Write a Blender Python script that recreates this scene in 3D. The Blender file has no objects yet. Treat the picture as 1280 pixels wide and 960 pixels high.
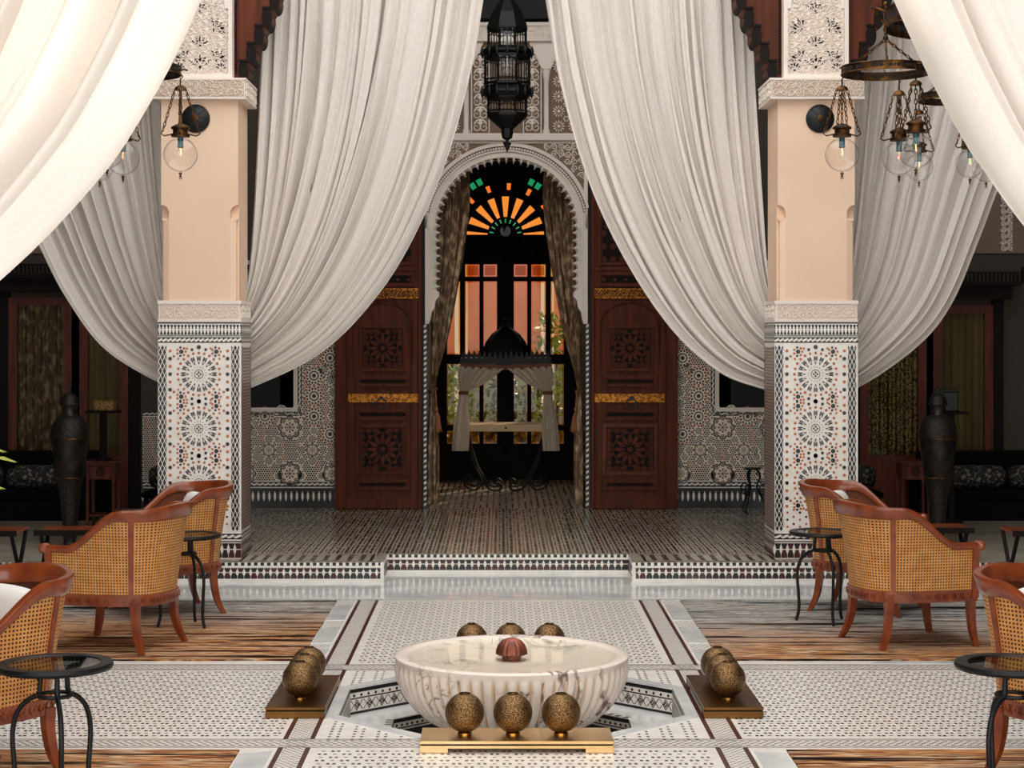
import bpy, bmesh, math, random
from math import pi, sin, cos, sqrt, atan2, floor
from mathutils import Vector, Matrix
import numpy as np
random.seed(7)
SC = bpy.context.scene
COL = SC.collection

# ------------------------------------------------------------------ camera, sky, sun, exposure
cam_d = bpy.data.cameras.new('camera')
cam = bpy.data.objects.new('camera', cam_d); COL.objects.link(cam)
cam.location = (-0.05, 0.0, 1.70); cam.rotation_euler = (pi/2, 0, 0)
cam_d.sensor_width = 36.0; cam_d.lens = 36.0*2300/1280
cam_d.shift_x = 14/1280; cam_d.shift_y = -60/1280
cam_d.clip_end = 200
SC.camera = cam
world = bpy.data.worlds.new('sky'); SC.world = world; world.use_nodes = True
wb = world.node_tree.nodes['Background']
wb.inputs[0].default_value = (1.0, 0.975, 0.94, 1); wb.inputs[1].default_value = 1.0
sun_d = bpy.data.lights.new('sun', 'SUN'); sun_d.energy = 1.5; sun_d.angle = 0.02; sun_d.color = (1.0, 0.93, 0.84)
sun = bpy.data.objects.new('sun', sun_d); COL.objects.link(sun)
sun.location = (4, 30, 18)
SUN_DIR = Vector((-0.42, -1.0, -0.62))
sun.rotation_euler = SUN_DIR.to_track_quat('-Z', 'Y').to_euler()
SC.view_settings.view_transform = 'Standard'; SC.view_settings.look = 'None'
SC.view_settings.gamma = 1.0; SC.view_settings.use_curve_mapping = False
SC.view_settings.exposure = 1.5

# ------------------------------------------------------------------ materials
def lin(h):
    h = h.lstrip('#'); c = [int(h[i:i+2], 16)/255 for i in (0, 2, 4)]
    return tuple((x/12.92 if x <= 0.04045 else ((x+0.055)/1.055)**2.4) for x in c) + (1.0,)
def mat(name, c, rough=0.6, metal=0.0, c2=None, scale=8.0, stretch=(1, 1, 1), bump=0.0, bscale=None, spec=0.5, lo=0.35, hi=0.65, detail=4.0, coat=0.0, emit=None):
    m = bpy.data.materials.new(name); m.use_nodes = True
    nt = m.node_tree; N = nt.nodes; L = nt.links; p = N['Principled BSDF']
    p.inputs['Base Color'].default_value = lin(c); p.inputs['Roughness'].default_value = rough
    p.inputs['Metallic'].default_value = metal; p.inputs['Specular IOR Level'].default_value = spec
    p.inputs['Coat Weight'].default_value = coat
    if c2 or bump:
        tc = N.new('ShaderNodeTexCoord'); mp = N.new('ShaderNodeMapping'); mp.inputs['Scale'].default_value = stretch
        L.new(tc.outputs['Object'], mp.inputs['Vector'])
        nz = N.new('ShaderNodeTexNoise'); nz.inputs['Scale'].default_value = scale; nz.inputs['Detail'].default_value = detail
        L.new(mp.outputs[0], nz.inputs['Vector'])
        if c2:
            r = N.new('ShaderNodeValToRGB'); r.color_ramp.elements[0].position = lo; r.color_ramp.elements[1].position = hi
            r.color_ramp.elements[0].color = lin(c); r.color_ramp.elements[1].color = lin(c2)
            L.new(nz.outputs['Fac'], r.inputs[0]); L.new(r.outputs[0], p.inputs['Base Color'])
        if bump:
            nb = nz
            if bscale:
                nb = N.new('ShaderNodeTexNoise'); nb.inputs['Scale'].default_value = bscale; L.new(mp.outputs[0], nb.inputs['Vector'])
            b = N.new('ShaderNodeBump'); b.inputs['Strength'].default_value = bump; b.inputs['Distance'].default_value = 0.01
            L.new(nb.outputs['Fac'], b.inputs['Height']); L.new(b.outputs[0], p.inputs['Normal'])
    if emit:
        p.inputs['Emission Color'].default_value = lin(emit[0]); p.inputs['Emission Strength'].default_value = emit[1]
    return m
def glass(name, c='ffffff', ior=1.5, fmax=0.75, rough=0.02):
    m = bpy.data.materials.new(name); m.use_nodes = True
    nt = m.node_tree; N = nt.nodes; L = nt.links; N.remove(N['Principled BSDF']); out = N['Material Output']
    t = N.new('ShaderNodeBsdfTransparent'); t.inputs[0].default_value = lin(c)
    g = N.new('ShaderNodeBsdfGlossy'); g.inputs['Roughness'].default_value = rough
    lw = N.new('ShaderNodeLayerWeight'); lw.inputs[0].default_value = 0.5
    pw = N.new('ShaderNodeMath'); pw.operation = 'POWER'; pw.inputs[1].default_value = 4.0; L.new(lw.outputs['Facing'], pw.inputs[0])
    f0 = ((ior-1)/(ior+1))**2
    fr = N.new('ShaderNodeMath'); fr.operation = 'MULTIPLY_ADD'; fr.inputs[1].default_value = fmax-f0; fr.inputs[2].default_value = f0; L.new(pw.outputs[0], fr.inputs[0])
    mx = N.new('ShaderNodeMixShader'); L.new(fr.outputs[0], mx.inputs[0]); L.new(t.outputs[0], mx.inputs[1]); L.new(g.outputs[0], mx.inputs[2])
    L.new(mx.outputs[0], out.inputs[0]); return m
def cloth(name, c, c2, trans=0.35, weave=260.0, tc=None):
    m = bpy.data.materials.new(name); m.use_nodes = True
    nt = m.node_tree; N = nt.nodes; L = nt.links; N.remove(N['Principled BSDF']); out = N['Material Output']
    co = N.new('ShaderNodeTexCoord')
    cols = []
    for st in ((1, 1, 0.04), (0.04, 1, 1)):
        mp = N.new('ShaderNodeMapping'); mp.inputs['Scale'].default_value = st; L.new(co.outputs['Object'], mp.inputs[0])
        nz = N.new('ShaderNodeTexNoise'); nz.inputs['Scale'].default_value = weave; nz.inputs['Detail'].default_value = 1; L.new(mp.outputs[0], nz.inputs[0]); cols.append(nz)
    ad = N.new('ShaderNodeMath'); ad.operation = 'ADD'; L.new(cols[0].outputs['Fac'], ad.inputs[0]); L.new(cols[1].outputs['Fac'], ad.inputs[1])
    r = N.new('ShaderNodeValToRGB'); r.color_ramp.elements[0].position = 0.75; r.color_ramp.elements[1].position = 1.2
    hv = N.new('ShaderNodeMath'); hv.operation = 'MULTIPLY'; hv.inputs[1].default_value = 0.5; L.new(ad.outputs[0], hv.inputs[0])
    r.color_ramp.elements[0].position = 0.38; r.color_ramp.elements[1].position = 0.62
    r.color_ramp.elements[0].color = lin(c2); r.color_ramp.elements[1].color = lin(c)
    L.new(hv.outputs[0], r.inputs[0])
    d = N.new('ShaderNodeBsdfDiffuse'); t = N.new('ShaderNodeBsdfTranslucent')
    L.new(r.outputs[0], d.inputs[0])
    if tc: t.inputs[0].default_value = lin(tc)
    else: L.new(r.outputs[0], t.inputs[0])
    mx = N.new('ShaderNodeMixShader'); mx.inputs[0].default_value = trans
    L.new(d.outputs[0], mx.inputs[1]); L.new(t.outputs[0], mx.inputs[2]); L.new(mx.outputs[0], out.inputs[0]); return m
def marble(name, base, vein, scale=2.2, rough=0.2, width=0.06):
    m = bpy.data.materials.new(name); m.use_nodes = True
    nt = m.node_tree; N = nt.nodes; L = nt.links; p = N['Principled BSDF']; p.inputs['Roughness'].default_value = rough
    co = N.new('ShaderNodeTexCoord'); nz = N.new('ShaderNodeTexNoise'); nz.inputs['Scale'].default_value = scale; nz.inputs['Detail'].default_value = 7; nz.inputs['Distortion'].default_value = 1.3
    L.new(co.outputs['Object'], nz.inputs[0])
    r = N.new('ShaderNodeValToRGB'); cr = r.color_ramp
    cr.elements[0].position = 0.5-width; cr.elements[0].color = lin(base); cr.elements[1].position = 0.5+width; cr.elements[1].color = lin(base)
    e = cr.elements.new(0.5); e.color = lin(vein)
    L.new(nz.outputs['Fac'], r.inputs[0])
    n2 = N.new('ShaderNodeTexNoise'); n2.inputs['Scale'].default_value = scale*0.7; L.new(co.outputs['Object'], n2.inputs[0])
    r2 = N.new('ShaderNodeValToRGB'); r2.color_ramp.elements[0].position = 0.45; r2.color_ramp.elements[1].position = 0.6
    mx = N.new('ShaderNodeMix'); mx.data_type = 'RGBA'; L.new(n2.outputs['Fac'], r2.inputs[0]); L.new(r2.outputs[0], mx.inputs[0])
    mx.inputs[6].default_value = lin(base); L.new(r.outputs[0], mx.inputs[7]); L.new(mx.outputs[2], p.inputs['Base Color']); return m
def speckle(name, dark, light, scale=140, rough=0.35, metal=1.0, thr=0.5):
    m = bpy.data.materials.new(name); m.use_nodes = True
    nt = m.node_tree; N = nt.nodes; L = nt.links; p = N['Principled BSDF']; p.inputs['Roughness'].default_value = rough; p.inputs['Metallic'].default_value = metal
    co = N.new('ShaderNodeTexCoord'); v = N.new('ShaderNodeTexVoronoi'); v.inputs['Scale'].default_value = scale; L.new(co.outputs['Object'], v.inputs['Vector'])
    r = N.new('ShaderNodeValToRGB'); r.color_ramp.elements[0].position = thr-0.12; r.color_ramp.elements[1].position = thr+0.12
    r.color_ramp.elements[0].color = lin(dark); r.color_ramp.elements[1].color = lin(light)
    L.new(v.outputs['Distance'], r.inputs[0]); L.new(r.outputs[0], p.inputs['Base Color'])
    b = N.new('ShaderNodeBump'); b.inputs['Strength'].default_value = 0.5; b.inputs['Distance'].default_value = 0.004
    L.new(v.outputs['Distance'], b.inputs['Height']); L.new(b.outputs[0], p.inputs['Normal']); return m
def rug_mat(name, lo=-0.1, hi=0.65):
    m = bpy.data.materials.new(name); m.use_nodes = True
    nt = m.node_tree; N = nt.nodes; L = nt.links; p = N['Principled BSDF']; p.inputs['Roughness'].default_value = 0.9; p.inputs['Specular IOR Level'].default_value = 0.15
    co = N.new('ShaderNodeTexCoord'); sx = N.new('ShaderNodeSeparateXYZ'); L.new(co.outputs['Object'], sx.inputs[0])
    mp = N.new('ShaderNodeMapping'); mp.inputs['Scale'].default_value = (0.8, 12, 1); L.new(co.outputs['Object'], mp.inputs[0])
    nz = N.new('ShaderNodeTexNoise'); nz.inputs['Scale'].default_value = 1.0; nz.inputs['Detail'].default_value = 3; nz.inputs['Roughness'].default_value = 0.8; L.new(mp.outputs[0], nz.inputs[0])
    # rust and gold stripes
    r1 = N.new('ShaderNodeValToRGB'); r1.color_ramp.interpolation = 'LINEAR'
    for i, (pos, c) in enumerate([(0.30, '241a16'), (0.37, '6a2a1a'), (0.42, 'c58a55'), (0.46, 'e0c8a6'), (0.49, '3a2019'), (0.53, 'b4673a'), (0.57, 'd9a468'), (0.61, '5a2a1c'), (0.68, 'cbb08c')]):
        e = r1.color_ramp.elements[i] if i < 2 else r1.color_ramp.elements.new(pos)
        e.position = 0.5+(pos-0.5)*0.72; e.color = lin(c)
    r2 = N.new('ShaderNodeValToRGB')
    for i, (pos, c) in enumerate([(0.30, '141c20'), (0.38, '46545a'), (0.43, 'b9b2aa'), (0.47, '2a3438'), (0.50, 'd6cec6'), (0.54, '7f8485'), (0.58, 'c9b6a6'), (0.63, '1e272c'), (0.70, 'aaa49e')]):
        e = r2.color_ramp.elements[i] if i < 2 else r2.color_ramp.elements.new(pos)
        e.position = 0.5+(pos-0.5)*0.72; e.color = lin(c)
    L.new(nz.outputs['Fac'], r1.inputs[0]); L.new(nz.outputs['Fac'], r2.inputs[0])
    mr = N.new('ShaderNodeMapRange'); mr.inputs[1].default_value = lo; mr.inputs[2].default_value = hi
    n3 = N.new('ShaderNodeTexNoise'); n3.inputs['Scale'].default_value = 1.3; L.new(co.outputs['Object'], n3.inputs[0])
    a = N.new('ShaderNodeMath'); a.operation = 'MULTIPLY_ADD'; a.inputs[1].default_value = 0.9; L.new(n3.outputs['Fac'], a.inputs[0]); L.new(sx.outputs[1], a.inputs[2])
    s = N.new('ShaderNodeMath'); s.operation = 'SUBTRACT'; s.inputs[1].default_value = 0.45; L.new(a.outputs[0], s.inputs[0])
    L.new(s.outputs[0], mr.inputs[0])
    mx = N.new('ShaderNodeMix'); mx.data_type = 'RGBA'; L.new(mr.outputs[0], mx.inputs[0]); L.new(r1.outputs[0], mx.inputs[6]); L.new(r2.outputs[0], mx.inputs[7])
    m2 = N.new('ShaderNodeMapping'); m2.inputs['Scale'].default_value = (0.9, 17, 1); m2.inputs['Location'].default_value = (3.3, 1.7, 0); L.new(co.outputs['Object'], m2.inputs[0])
    n4 = N.new('ShaderNodeTexNoise'); n4.inputs['Scale'].default_value = 1.0; n4.inputs['Detail'].default_value = 2; L.new(m2.outputs[0], n4.inputs[0])
    r4 = N.new('ShaderNodeValToRGB'); r4.color_ramp.elements[0].position = 0.36; r4.color_ramp.elements[1].position = 0.44; r4.color_ramp.elements[0].color = lin('241b1a'); r4.color_ramp.elements[1].color = (1, 1, 1, 1)
    L.new(n4.outputs['Fac'], r4.inputs[0])
    ml = N.new('ShaderNodeMix'); ml.data_type = 'RGBA'; ml.blend_type = 'MULTIPLY'; ml.inputs[0].default_value = 1.0
    L.new(mx.outputs[2], ml.inputs[6]); L.new(r4.outputs[0], ml.inputs[7]); L.new(ml.outputs[2], p.inputs['Base Color'])
    return m
M = {}
M['white_tile'] = mat('white_glazed_tile', 'f1ece5', 0.3, c2='e6dfd6', scale=14, lo=0.4, hi=0.7)
M['marble_floor'] = mat('white_floor_marble', 'dfe0de', 0.1, c2='c3c7c8', scale=5, lo=0.4, hi=0.75)
M['black_tile'] = mat('black_glazed_tile', '1c1a1b', 0.3)
M['maroon_tile'] = mat('maroon_glazed_tile', '43181a', 0.3)
M['brown_tile'] = mat('brown_glazed_tile', '4a3834', 0.35)
M['green_tile'] = mat('bottle_green_tile', '16241f', 0.3)
M['orange_tile'] = mat('ochre_orange_tile', 'b96b35', 0.35)
M['terra_tile'] = mat('terracotta_tile', 'a85540', 0.35)
M['gallery_tile'] = mat('grey_gallery_tile', 'c6bcab', 0.18, c2='ada291', scale=3)  # greyer than the white courtyard tile
M['gallery_dark'] = mat('brown_gallery_tile', '5e5245', 0.2, c2='3f362e', scale=9)
M['cream_tile'] = mat('cream_zellige', 'f2e6d4', 0.4)
M['plaster'] = mat('peach_plaster', 'eccbb0', 0.8, c2='f1d3ba', scale=1.5, bump=0.05, bscale=60)
M['stucco'] = mat('carved_white_stucco', 'efe4da', 0.8)
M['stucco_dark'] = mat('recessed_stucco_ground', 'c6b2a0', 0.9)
M['hole'] = mat('pierced_hole_dark', '1d1712', 0.9)
M['wall_stucco'] = mat('warm_white_stucco', 'f6ece2', 0.85)
M['wall_stucco_dark'] = mat('brown_ground_and_shade', '86705e', 0.9)
M['wood'] = mat('dark_red_brown_wood', '48200f', 0.6, c2='662e17', scale=4, stretch=(6, 6, 0.5), bump=0.05, spec=0.25)
M['wood_dark'] = mat('black_brown_wood', '120b09', 0.7, c2='1a100c', scale=5, stretch=(6, 6, 0.5), spec=0.2)
M['wood_red'] = mat('polished_red_wood', '6f2c17', 0.5, c2='4a1c0f', scale=5, stretch=(6, 6, 0.5), spec=0.35)
M['chair_wood'] = mat('polished_mahogany', '9a4a22', 0.3, c2='6c2a12', scale=6, stretch=(2, 2, 2), coat=0.4, lo=0.3, hi=0.75)
M['cane'] = mat('honey_woven_cane', 'e0a560', 0.5, c2='cc8a48', scale=20, lo=0.35, hi=0.7)
M['cane_shade'] = mat('painted_cane_shade', '5e2e14', 0.8)
M['linen'] = cloth('white_linen', 'f8f2ec', 'e9e1d9', 0.20, 300)
M['linen_sunny'] = cloth('thin_white_linen', 'f4eee8', 'ece5dd', 0.26, 420, 'f0e4d8')
M['drape'] = cloth('pale_canopy_drape', 'f0e4d2', 'd8c8b2', 0.45, 120)
M['pillow'] = mat('white_cotton', 'efeae6', 0.9, bump=0.05, bscale=40)
M['iron'] = mat('black_iron', '15181a', 0.45, metal=0.3)
M['bronze'] = mat('aged_bronze', '3a2a1c', 0.45, metal=0.9, c2='8a5a2a', scale=18, lo=0.45, hi=0.7)
M['lantern_iron'] = mat('lantern_black_iron', '0e1110', 0.5, metal=0.4)
M['brass'] = mat('polished_brass', 'f3d09c', 0.3, metal=1.0, c2='dcb57c', scale=3)
M['brass_shaded'] = mat('shaded_brass', '5a3f22', 0.3, metal=0.9, c2='80592c', scale=3)  # shaded copy of the plinth brass, the dimness put into its colour
M['gold_band'] = mat('etched_brass_band', 'b5782c', 0.4, metal=0.8, c2='6a3f14', scale=60, lo=0.45, hi=0.55)
M['ball'] = speckle('pierced_bronze', '160e08', '9a7850', 210, 0.36, 0.9, 0.45)
M['ball_foot'] = mat('bright_brass_foot', 'c89a50', 0.25, metal=1.0)
M['urn'] = speckle('hammered_dark_metal', '0e0d0d', '4a4138', 170, 0.45, 0.6, 0.62)
M['urn_plain'] = mat('dark_urn_metal', '3a302a', 0.4, metal=0.6, c2='15120f', scale=10)
M['bowl'] = marble('veined_white_marble', 'efe2d6', '6a4a44', 3.2, 0.25, 0.03)
M['bowl_groove'] = marble('stained_marble_groove', 'e8d2b8', '8a6a50', 4.0, 0.35, 0.05)
M['bowl_in'] = marble('grey_green_marble', 'e9e2d4', '9a9a8e', 5.0, 0.3, 0.04)
M['water'] = glass('still_water', 'fffdfa', 1.33, 0.25)
M['glass'] = glass('clear_glass', 'fefefe', 1.5, 0.95)
M['amber_pane'] = glass('amber_glass', '9c5a20', 1.3)
M['clear_pane'] = glass('bevelled_clear_glass', 'cfc0aa', 1.3)
M['amber_edge'] = glass('amber_bevel_glass', 'c88a48', 1.5)
M['green_pane'] = glass('green_glass', '0e5a38', 1.3)
M['red_pane'] = glass('ruby_glass', '6a1018', 1.3)
M['orange_pane'] = glass('orange_glass', 'a04c18', 1.3)
M['blue_pane'] = glass('blue_glass', '2a5a8c', 1.3)
M['window_glass'] = glass('dim_window_glass', '6a6a66', 1.12, 0.15)
M['dark_glass'] = glass('dark_door_glass', 'c8c8bc', 1.5, 0.6)
M['table_glass'] = glass('table_glass', 'c7d0cc', 1.55)
M['socket'] = mat('teal_socket', '1d5a66', 0.4)
M['bulb'] = mat('warm_bulb', 'ffd9a0', 0.3, emit=('ffb060', 1.0))
M['copper'] = mat('striped_copper', 'b0644a', 0.4, metal=0.4, c2='5a3026', scale=12)
M['rug'] = rug_mat('striped_abrash_wool'); M['rug_grey'] = rug_mat('grey_striped_abrash_wool', -0.9, 0.3)
M['brocade'] = mat('brown_gold_brocade', '6e5138', 0.42, c2='d0b38c', scale=22, stretch=(1, 1, 0.5), lo=0.48, hi=0.66, spec=0.7)
M['iron_dull'] = mat('dull_black_iron', '0b0c0c', 0.8)
M['tassel'] = mat('rust_tassel', '8a4a30', 0.8, c2='c08a5a', scale=60)
M['trim_brown'] = mat('brown_braid', '7a4a30', 0.8)
M['tray'] = mat('beige_tray_cloth', 'd8bd98', 0.8, c2='c7a880', scale=60)
M['sofa'] = mat('black_velvet', '090c0e', 0.95, spec=0.1)
M['cushion'] = mat('grey_patterned_brocade', '121214', 0.7, c2='7d746a', scale=34, lo=0.52, hi=0.62)
M['ochre'] = mat('ochre_drape', 'a08a5c', 0.8, c2='806c44', scale=3, stretch=(4, 4, 0.3))
M['dark_wall'] = mat('dark_gallery_wall', '4a423a', 0.85)
M['ceiling'] = mat('dark_cedar_ceiling', '120c09', 0.7)
M['spangle'] = mat('gold_sequin_strip', 'c8a860', 0.35, metal=0.4, c2='15110a', scale=70, lo=0.45, hi=0.55)
M['pink_wall'] = mat('pink_garden_wall', 'd98e6c', 0.85, c2='cf8262', scale=2)
M['grey_wall'] = mat('grey_garden_plinth', '7d8580', 0.85)
M['white_wall'] = mat('white_garden_post', 'ece6dd', 0.8)
M['sand'] = mat('garden_paving', 'b9a48c', 0.9)
M['leaf'] = mat('garden_leaf', '5d7a2c', 0.5, c2='8f9a3a', scale=6)
M['leaf_dark'] = mat('dark_leaf', '2c4a22', 0.5, c2='4d6a2c', scale=6)
M['palm'] = mat('palm_frond', 'b9b848', 0.5, c2='7d9038', scale=6)
M['basket'] = mat('tan_woven_box', 'b58a4c', 0.7, c2='7a5528', scale=90, lo=0.45, hi=0.55)
M['green_lamp'] = mat('dark_green_lamp', '0f1f18', 0.4)
M['pot'] = mat('terracotta_pot', '6a3a26', 0.8)

# ------------------------------------------------------------------ mesh helpers
class MB:
    def __init__(s): s.v = []; s.f = []; s.m = []
    def face(s, pts, mi=0):
        b = len(s.v); s.v.extend([tuple(p) for p in pts]); s.f.append(tuple(range(b, b+len(pts)))); s.m.append(mi)
    def box(s, x0, x1, y0, y1, z0, z1, mi=0):
        b = len(s.v)
        s.v += [(x0,y0,z0),(x1,y0,z0),(x1,y1,z0),(x0,y1,z0),(x0,y0,z1),(x1,y0,z1),(x1,y1,z1),(x0,y1,z1)]
        for q in ((0,3,2,1),(4,5,6,7),(0,1,5,4),(1,2,6,5),(2,3,7,6),(3,0,4,7)):
            s.f.append(tuple(b+i for i in q)); s.m.append(mi)
    def prism(s, F, pts, d0, d1, mi=0, back=False):
        n = len(pts); b = len(s.v)
        s.v += [F(u, v, d0) for u, v in pts] + [F(u, v, d1) for u, v in pts]
        s.f.append(tuple(range(b+n, b+2*n))); s.m.append(mi)
        if back: s.f.append(tuple(range(b+n-1, b-1, -1))); s.m.append(mi)
        for i in range(n):
            j = (i+1) % n; s.f.append((b+i, b+j, b+n+j, b+n+i)); s.m.append(mi)
    def rect(s, F, u0, u1, v0, v1, d0, d1, mi=0):
        s.prism(F, [(u0,v0),(u1,v0),(u1,v1),(u0,v1)], d0, d1, mi)
    def flat(s, F, pts, d, mi=0):
        s.face([F(u, v, d) for u, v in pts], mi)
    def qflat(s, F, u0, u1, v0, v1, d, mi=0):
        s.face([F(u0,v0,d), F(u1,v0,d), F(u1,v1,d), F(u0,v1,d)], mi)
    def ring(s, F, c, r0, r1, d0, d1, n=16, mi=0, a0=0, a1=2*pi):
        full = abs(a1-a0) > 6.2; N_ = n if full else n+1; b = len(s.v)
        for i in range(N_):
            a = a0+(a1-a0)*i/n; ca, sa = cos(a), sin(a)
            for (r, d) in ((r0,d0),(r0,d1),(r1,d1),(r1,d0)): s.v.append(F(c[0]+r*ca, c[1]+r*sa, d))
        for i in range(n):
            j = (i+1) % N_
            for k in range(4):
                l = (k+1) % 4
                s.f.append((b+4*i+k, b+4*j+k, b+4*j+l, b+4*i+l)); s.m.append(mi)
    def lathe(s, prof, n=24, c=(0,0,0), mi=0, mod=None, caps=True):
        b = len(s.v); k = len(prof)
        for i in range(n):
            a = 2*pi*i/n
            for j, (r, z) in enumerate(prof):
                rr = r*(mod(a, j) if mod else 1); s.v.append((c[0]+rr*cos(a), c[1]+rr*sin(a), c[2]+z))
        for i in range(n):
            i2 = (i+1) % n
            for j in range(k-1):
                s.f.append((b+i*k+j, b+i2*k+j, b+i2*k+j+1, b+i*k+j+1)); s.m.append(mi)
        if caps:
            if prof[0][0] > 1e-4: s.f.append(tuple(b+i*k for i in reversed(range(n)))); s.m.append(mi)
            if prof[-1][0] > 1e-4: s.f.append(tuple(b+i*k+k-1 for i in range(n))); s.m.append(mi)
    def tube(s, path, r, n=6, mi=0, closed=False, twist=0.0):
        P = [Vector(p) for p in path]; k = len(P); b = len(s.v)
        rf = r if callable(r) else (lambda t: r)
        up = Vector((0,0,1)); pn = None
        for i, p in enumerate(P):
            if closed: t = P[(i+1) % k]-P[i-1]
            else: t = P[min(i+1,k-1)]-P[max(i-1,0)]
            t.normalize()
            if pn is None:
                a = up if abs(t.z) < 0.9 else Vector((0,1,0)); nn = t.cross(a).normalized()
            else:
                nn = (pn - t*pn.dot(t)); nn = nn.normalized() if nn.length > 1e-6 else t.orthogonal().normalized()
            pn = nn; bb = t.cross(nn); rr = rf(i/(k-1) if k > 1 else 0)
            for j in range(n):
                a = 2*pi*j/n+twist; q = p+nn*(rr*cos(a))+bb*(rr*sin(a)); s.v.append(tuple(q))
        for i in range(k if closed else k-1):
            i2 = (i+1) % k
            for j in range(n):
                j2 = (j+1) % n; s.f.append((b+i*n+j, b+i*n+j2, b+i2*n+j2, b+i2*n+j)); s.m.append(mi)
        if not closed:
            s.f.append(tuple(b+j for j in reversed(range(n)))); s.m.append(mi)
            s.f.append(tuple(b+(k-1)*n+j for j in range(n))); s.m.append(mi)
    def sphere(s, c, r, nu=16, nv=10, mi=0, sz=1.0):
        s.lathe([(r*sin(pi*j/nv), -r*sz*cos(pi*j/nv)) for j in range(nv+1)], nu, c, mi, caps=False)
    def surf(s, nu, nv, fn, mi=0):
        b = len(s.v)
        for i in range(nu+1):
            for j in range(nv+1): s.v.append(tuple(fn(i/nu, j/nv)))
        for i in range(nu):
            for j in range(nv):
                a = b+i*(nv+1)+j; s.f.append((a, a+nv+1, a+nv+2, a+1)); s.m.append(mi)
    def build(s, name, mats, parent=None, smooth=None, loc=None, bevel=0.0, kind=None, fixn=True):
        me = bpy.data.meshes.new(name); me.from_pydata(s.v, [], s.f)
        if not isinstance(mats, (list, tuple)): mats = [mats]
        for q in mats: me.materials.append(M[q] if isinstance(q, str) else q)
        me.polygons.foreach_set('material_index', s.m)
        if fixn:
            bm = bmesh.new(); bm.from_mesh(me); bmesh.ops.remove_doubles(bm, verts=bm.verts, dist=1e-6) if smooth is not None else None
            bmesh.ops.recalc_face_normals(bm, faces=bm.faces); bm.to_mesh(me); bm.free()
        if smooth is not None:
            me.polygons.foreach_set('use_smooth', [True]*len(me.polygons)); me.set_sharp_from_angle(angle=math.radians(smooth))
        me.update()
        o = bpy.data.objects.new(name, me); COL.objects.link(o)
        if parent: o.parent = parent
        if loc: o.location = loc
        if bevel:
            md = o.modifiers.new('bevel', 'BEVEL'); md.width = bevel; md.segments = 2; md.limit_method = 'ANGLE'
        if kind: o['kind'] = kind
        return o
def thing(name, label, cat, loc=(0,0,0), rz=0, group=None):
    o = bpy.data.objects.new(name, None); COL.objects.link(o); o.empty_display_size = 0.05
    o.location = loc; o.rotation_euler = (0, 0, rz); o['label'] = label; o['category'] = cat
    if group: o['group'] = group
    return o
def tag(o, label, cat, group=None):
    o['label'] = label; o['category'] = cat
    if group: o['group'] = group
    return o
def copy_tree(o, parent=None):
    c = o.copy(); COL.objects.link(c)
    if parent: c.parent = parent
    for ch in list(o.children): copy_tree(ch, c)
    return c
def struct(o): o['kind'] = 'structure'; return o
def front(y0): return lambda u, v, d: (u, y0-d, v)           # a face that looks towards -Y
def top(z0): return lambda u, v, d: (u, v, z0+d)
def smooth01(a, b, x):
    t = min(1, max(0, (x-a)/(b-a))); return t*t*(3-2*t)
def lerp(a, b, t): return a+(b-a)*t
def spline(pts, n):                                             # Catmull-Rom, n samples
    P = [Vector(p) for p in pts]; out = []
    k = len(P)-1
    for i in range(n):
        t = i/(n-1)*k; j = min(int(t), k-1); f = t-j
        p1, p2 = P[j], P[j+1]; p0 = P[j-1] if j else p1*2-p2; p3 = P[j+2] if j+2 <= k else p2*2-p1
        out.append(0.5*((2*p1)+(p2-p0)*f+(2*p0-5*p1+4*p2-p3)*f*f+(3*p1-p0-3*p2+p3)*f**3))
    return out
def ngon(c, r, n, a0=0, sx=1, sy=1): return [(c[0]+r*sx*cos(a0+2*pi*i/n), c[1]+r*sy*sin(a0+2*pi*i/n)) for i in range(n)]
def rotpts(pts, c, a): return [(c[0]+x*cos(a)-y*sin(a), c[1]+x*sin(a)+y*cos(a)) for x, y in pts]

# ------------------------------------------------------------------ ornament generators (all in a plane frame F)
E = 0.0012
def spindle_row(mb, F, u0, u1, v0, v1, pitch, white, darks, d=E):
    """dark tiles with white spindle pieces between them"""
    n = max(1, round((u1-u0)/pitch)); p = (u1-u0)/n; h = v1-v0; vm = v0+h*0.58
    for i in range(n):
        c = u0+(i+0.5)*p
        for (a, b) in ((v0, vm-h*0.035), (vm+h*0.035, v1)):
            mb.qflat(F, c-p*0.47, c+p*0.47, a, b, d, random.choice(darks))
        x = u0+i*p; hh = h*0.34
        mb.flat(F, [(x-p*0.04, vm-hh), (x+p*0.04, vm-hh), (x+p*0.09, vm-hh*0.75), (x+p*0.21, vm-hh*0.4), (x+p*0.21, vm+hh*0.4), (x+p*0.09, vm+hh*0.75), (x+p*0.04, vm+hh), (x-p*0.04, vm+hh), (x-p*0.09, vm+hh*0.75), (x-p*0.21, vm+hh*0.4), (x-p*0.21, vm-hh*0.4), (x-p*0.09, vm-hh*0.75)], d*2, white)
def bottle_row(mb, F, u0, u1, v0, v1, pitch, white, dark, d=E):
    mb.qflat(F, u0, u1, v0, v1, d, dark); n = max(1, round((u1-u0)/pitch)); p = (u1-u0)/n; vm = (v0+v1)/2; h = (v1-v0)/2
    mb.qflat(F, u0, u1, vm-h*0.1, vm+h*0.1, d*2, white)
    for i in range(n):
        x = u0+(i+0.5)*p
        for sg in (1, -1):
            mb.flat(F, [(x-p*0.33, vm+sg*h*0.1), (x+p*0.33, vm+sg*h*0.1), (x+p*0.30, vm+sg*h*0.45), (x+p*0.14, vm+sg*h*0.62), (x+p*0.14, vm+sg*h*0.95), (x-p*0.14, vm+sg*h*0.95), (x-p*0.14, vm+sg*h*0.62), (x-p*0.30, vm+sg*h*0.45)], d*2, white)
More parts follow.
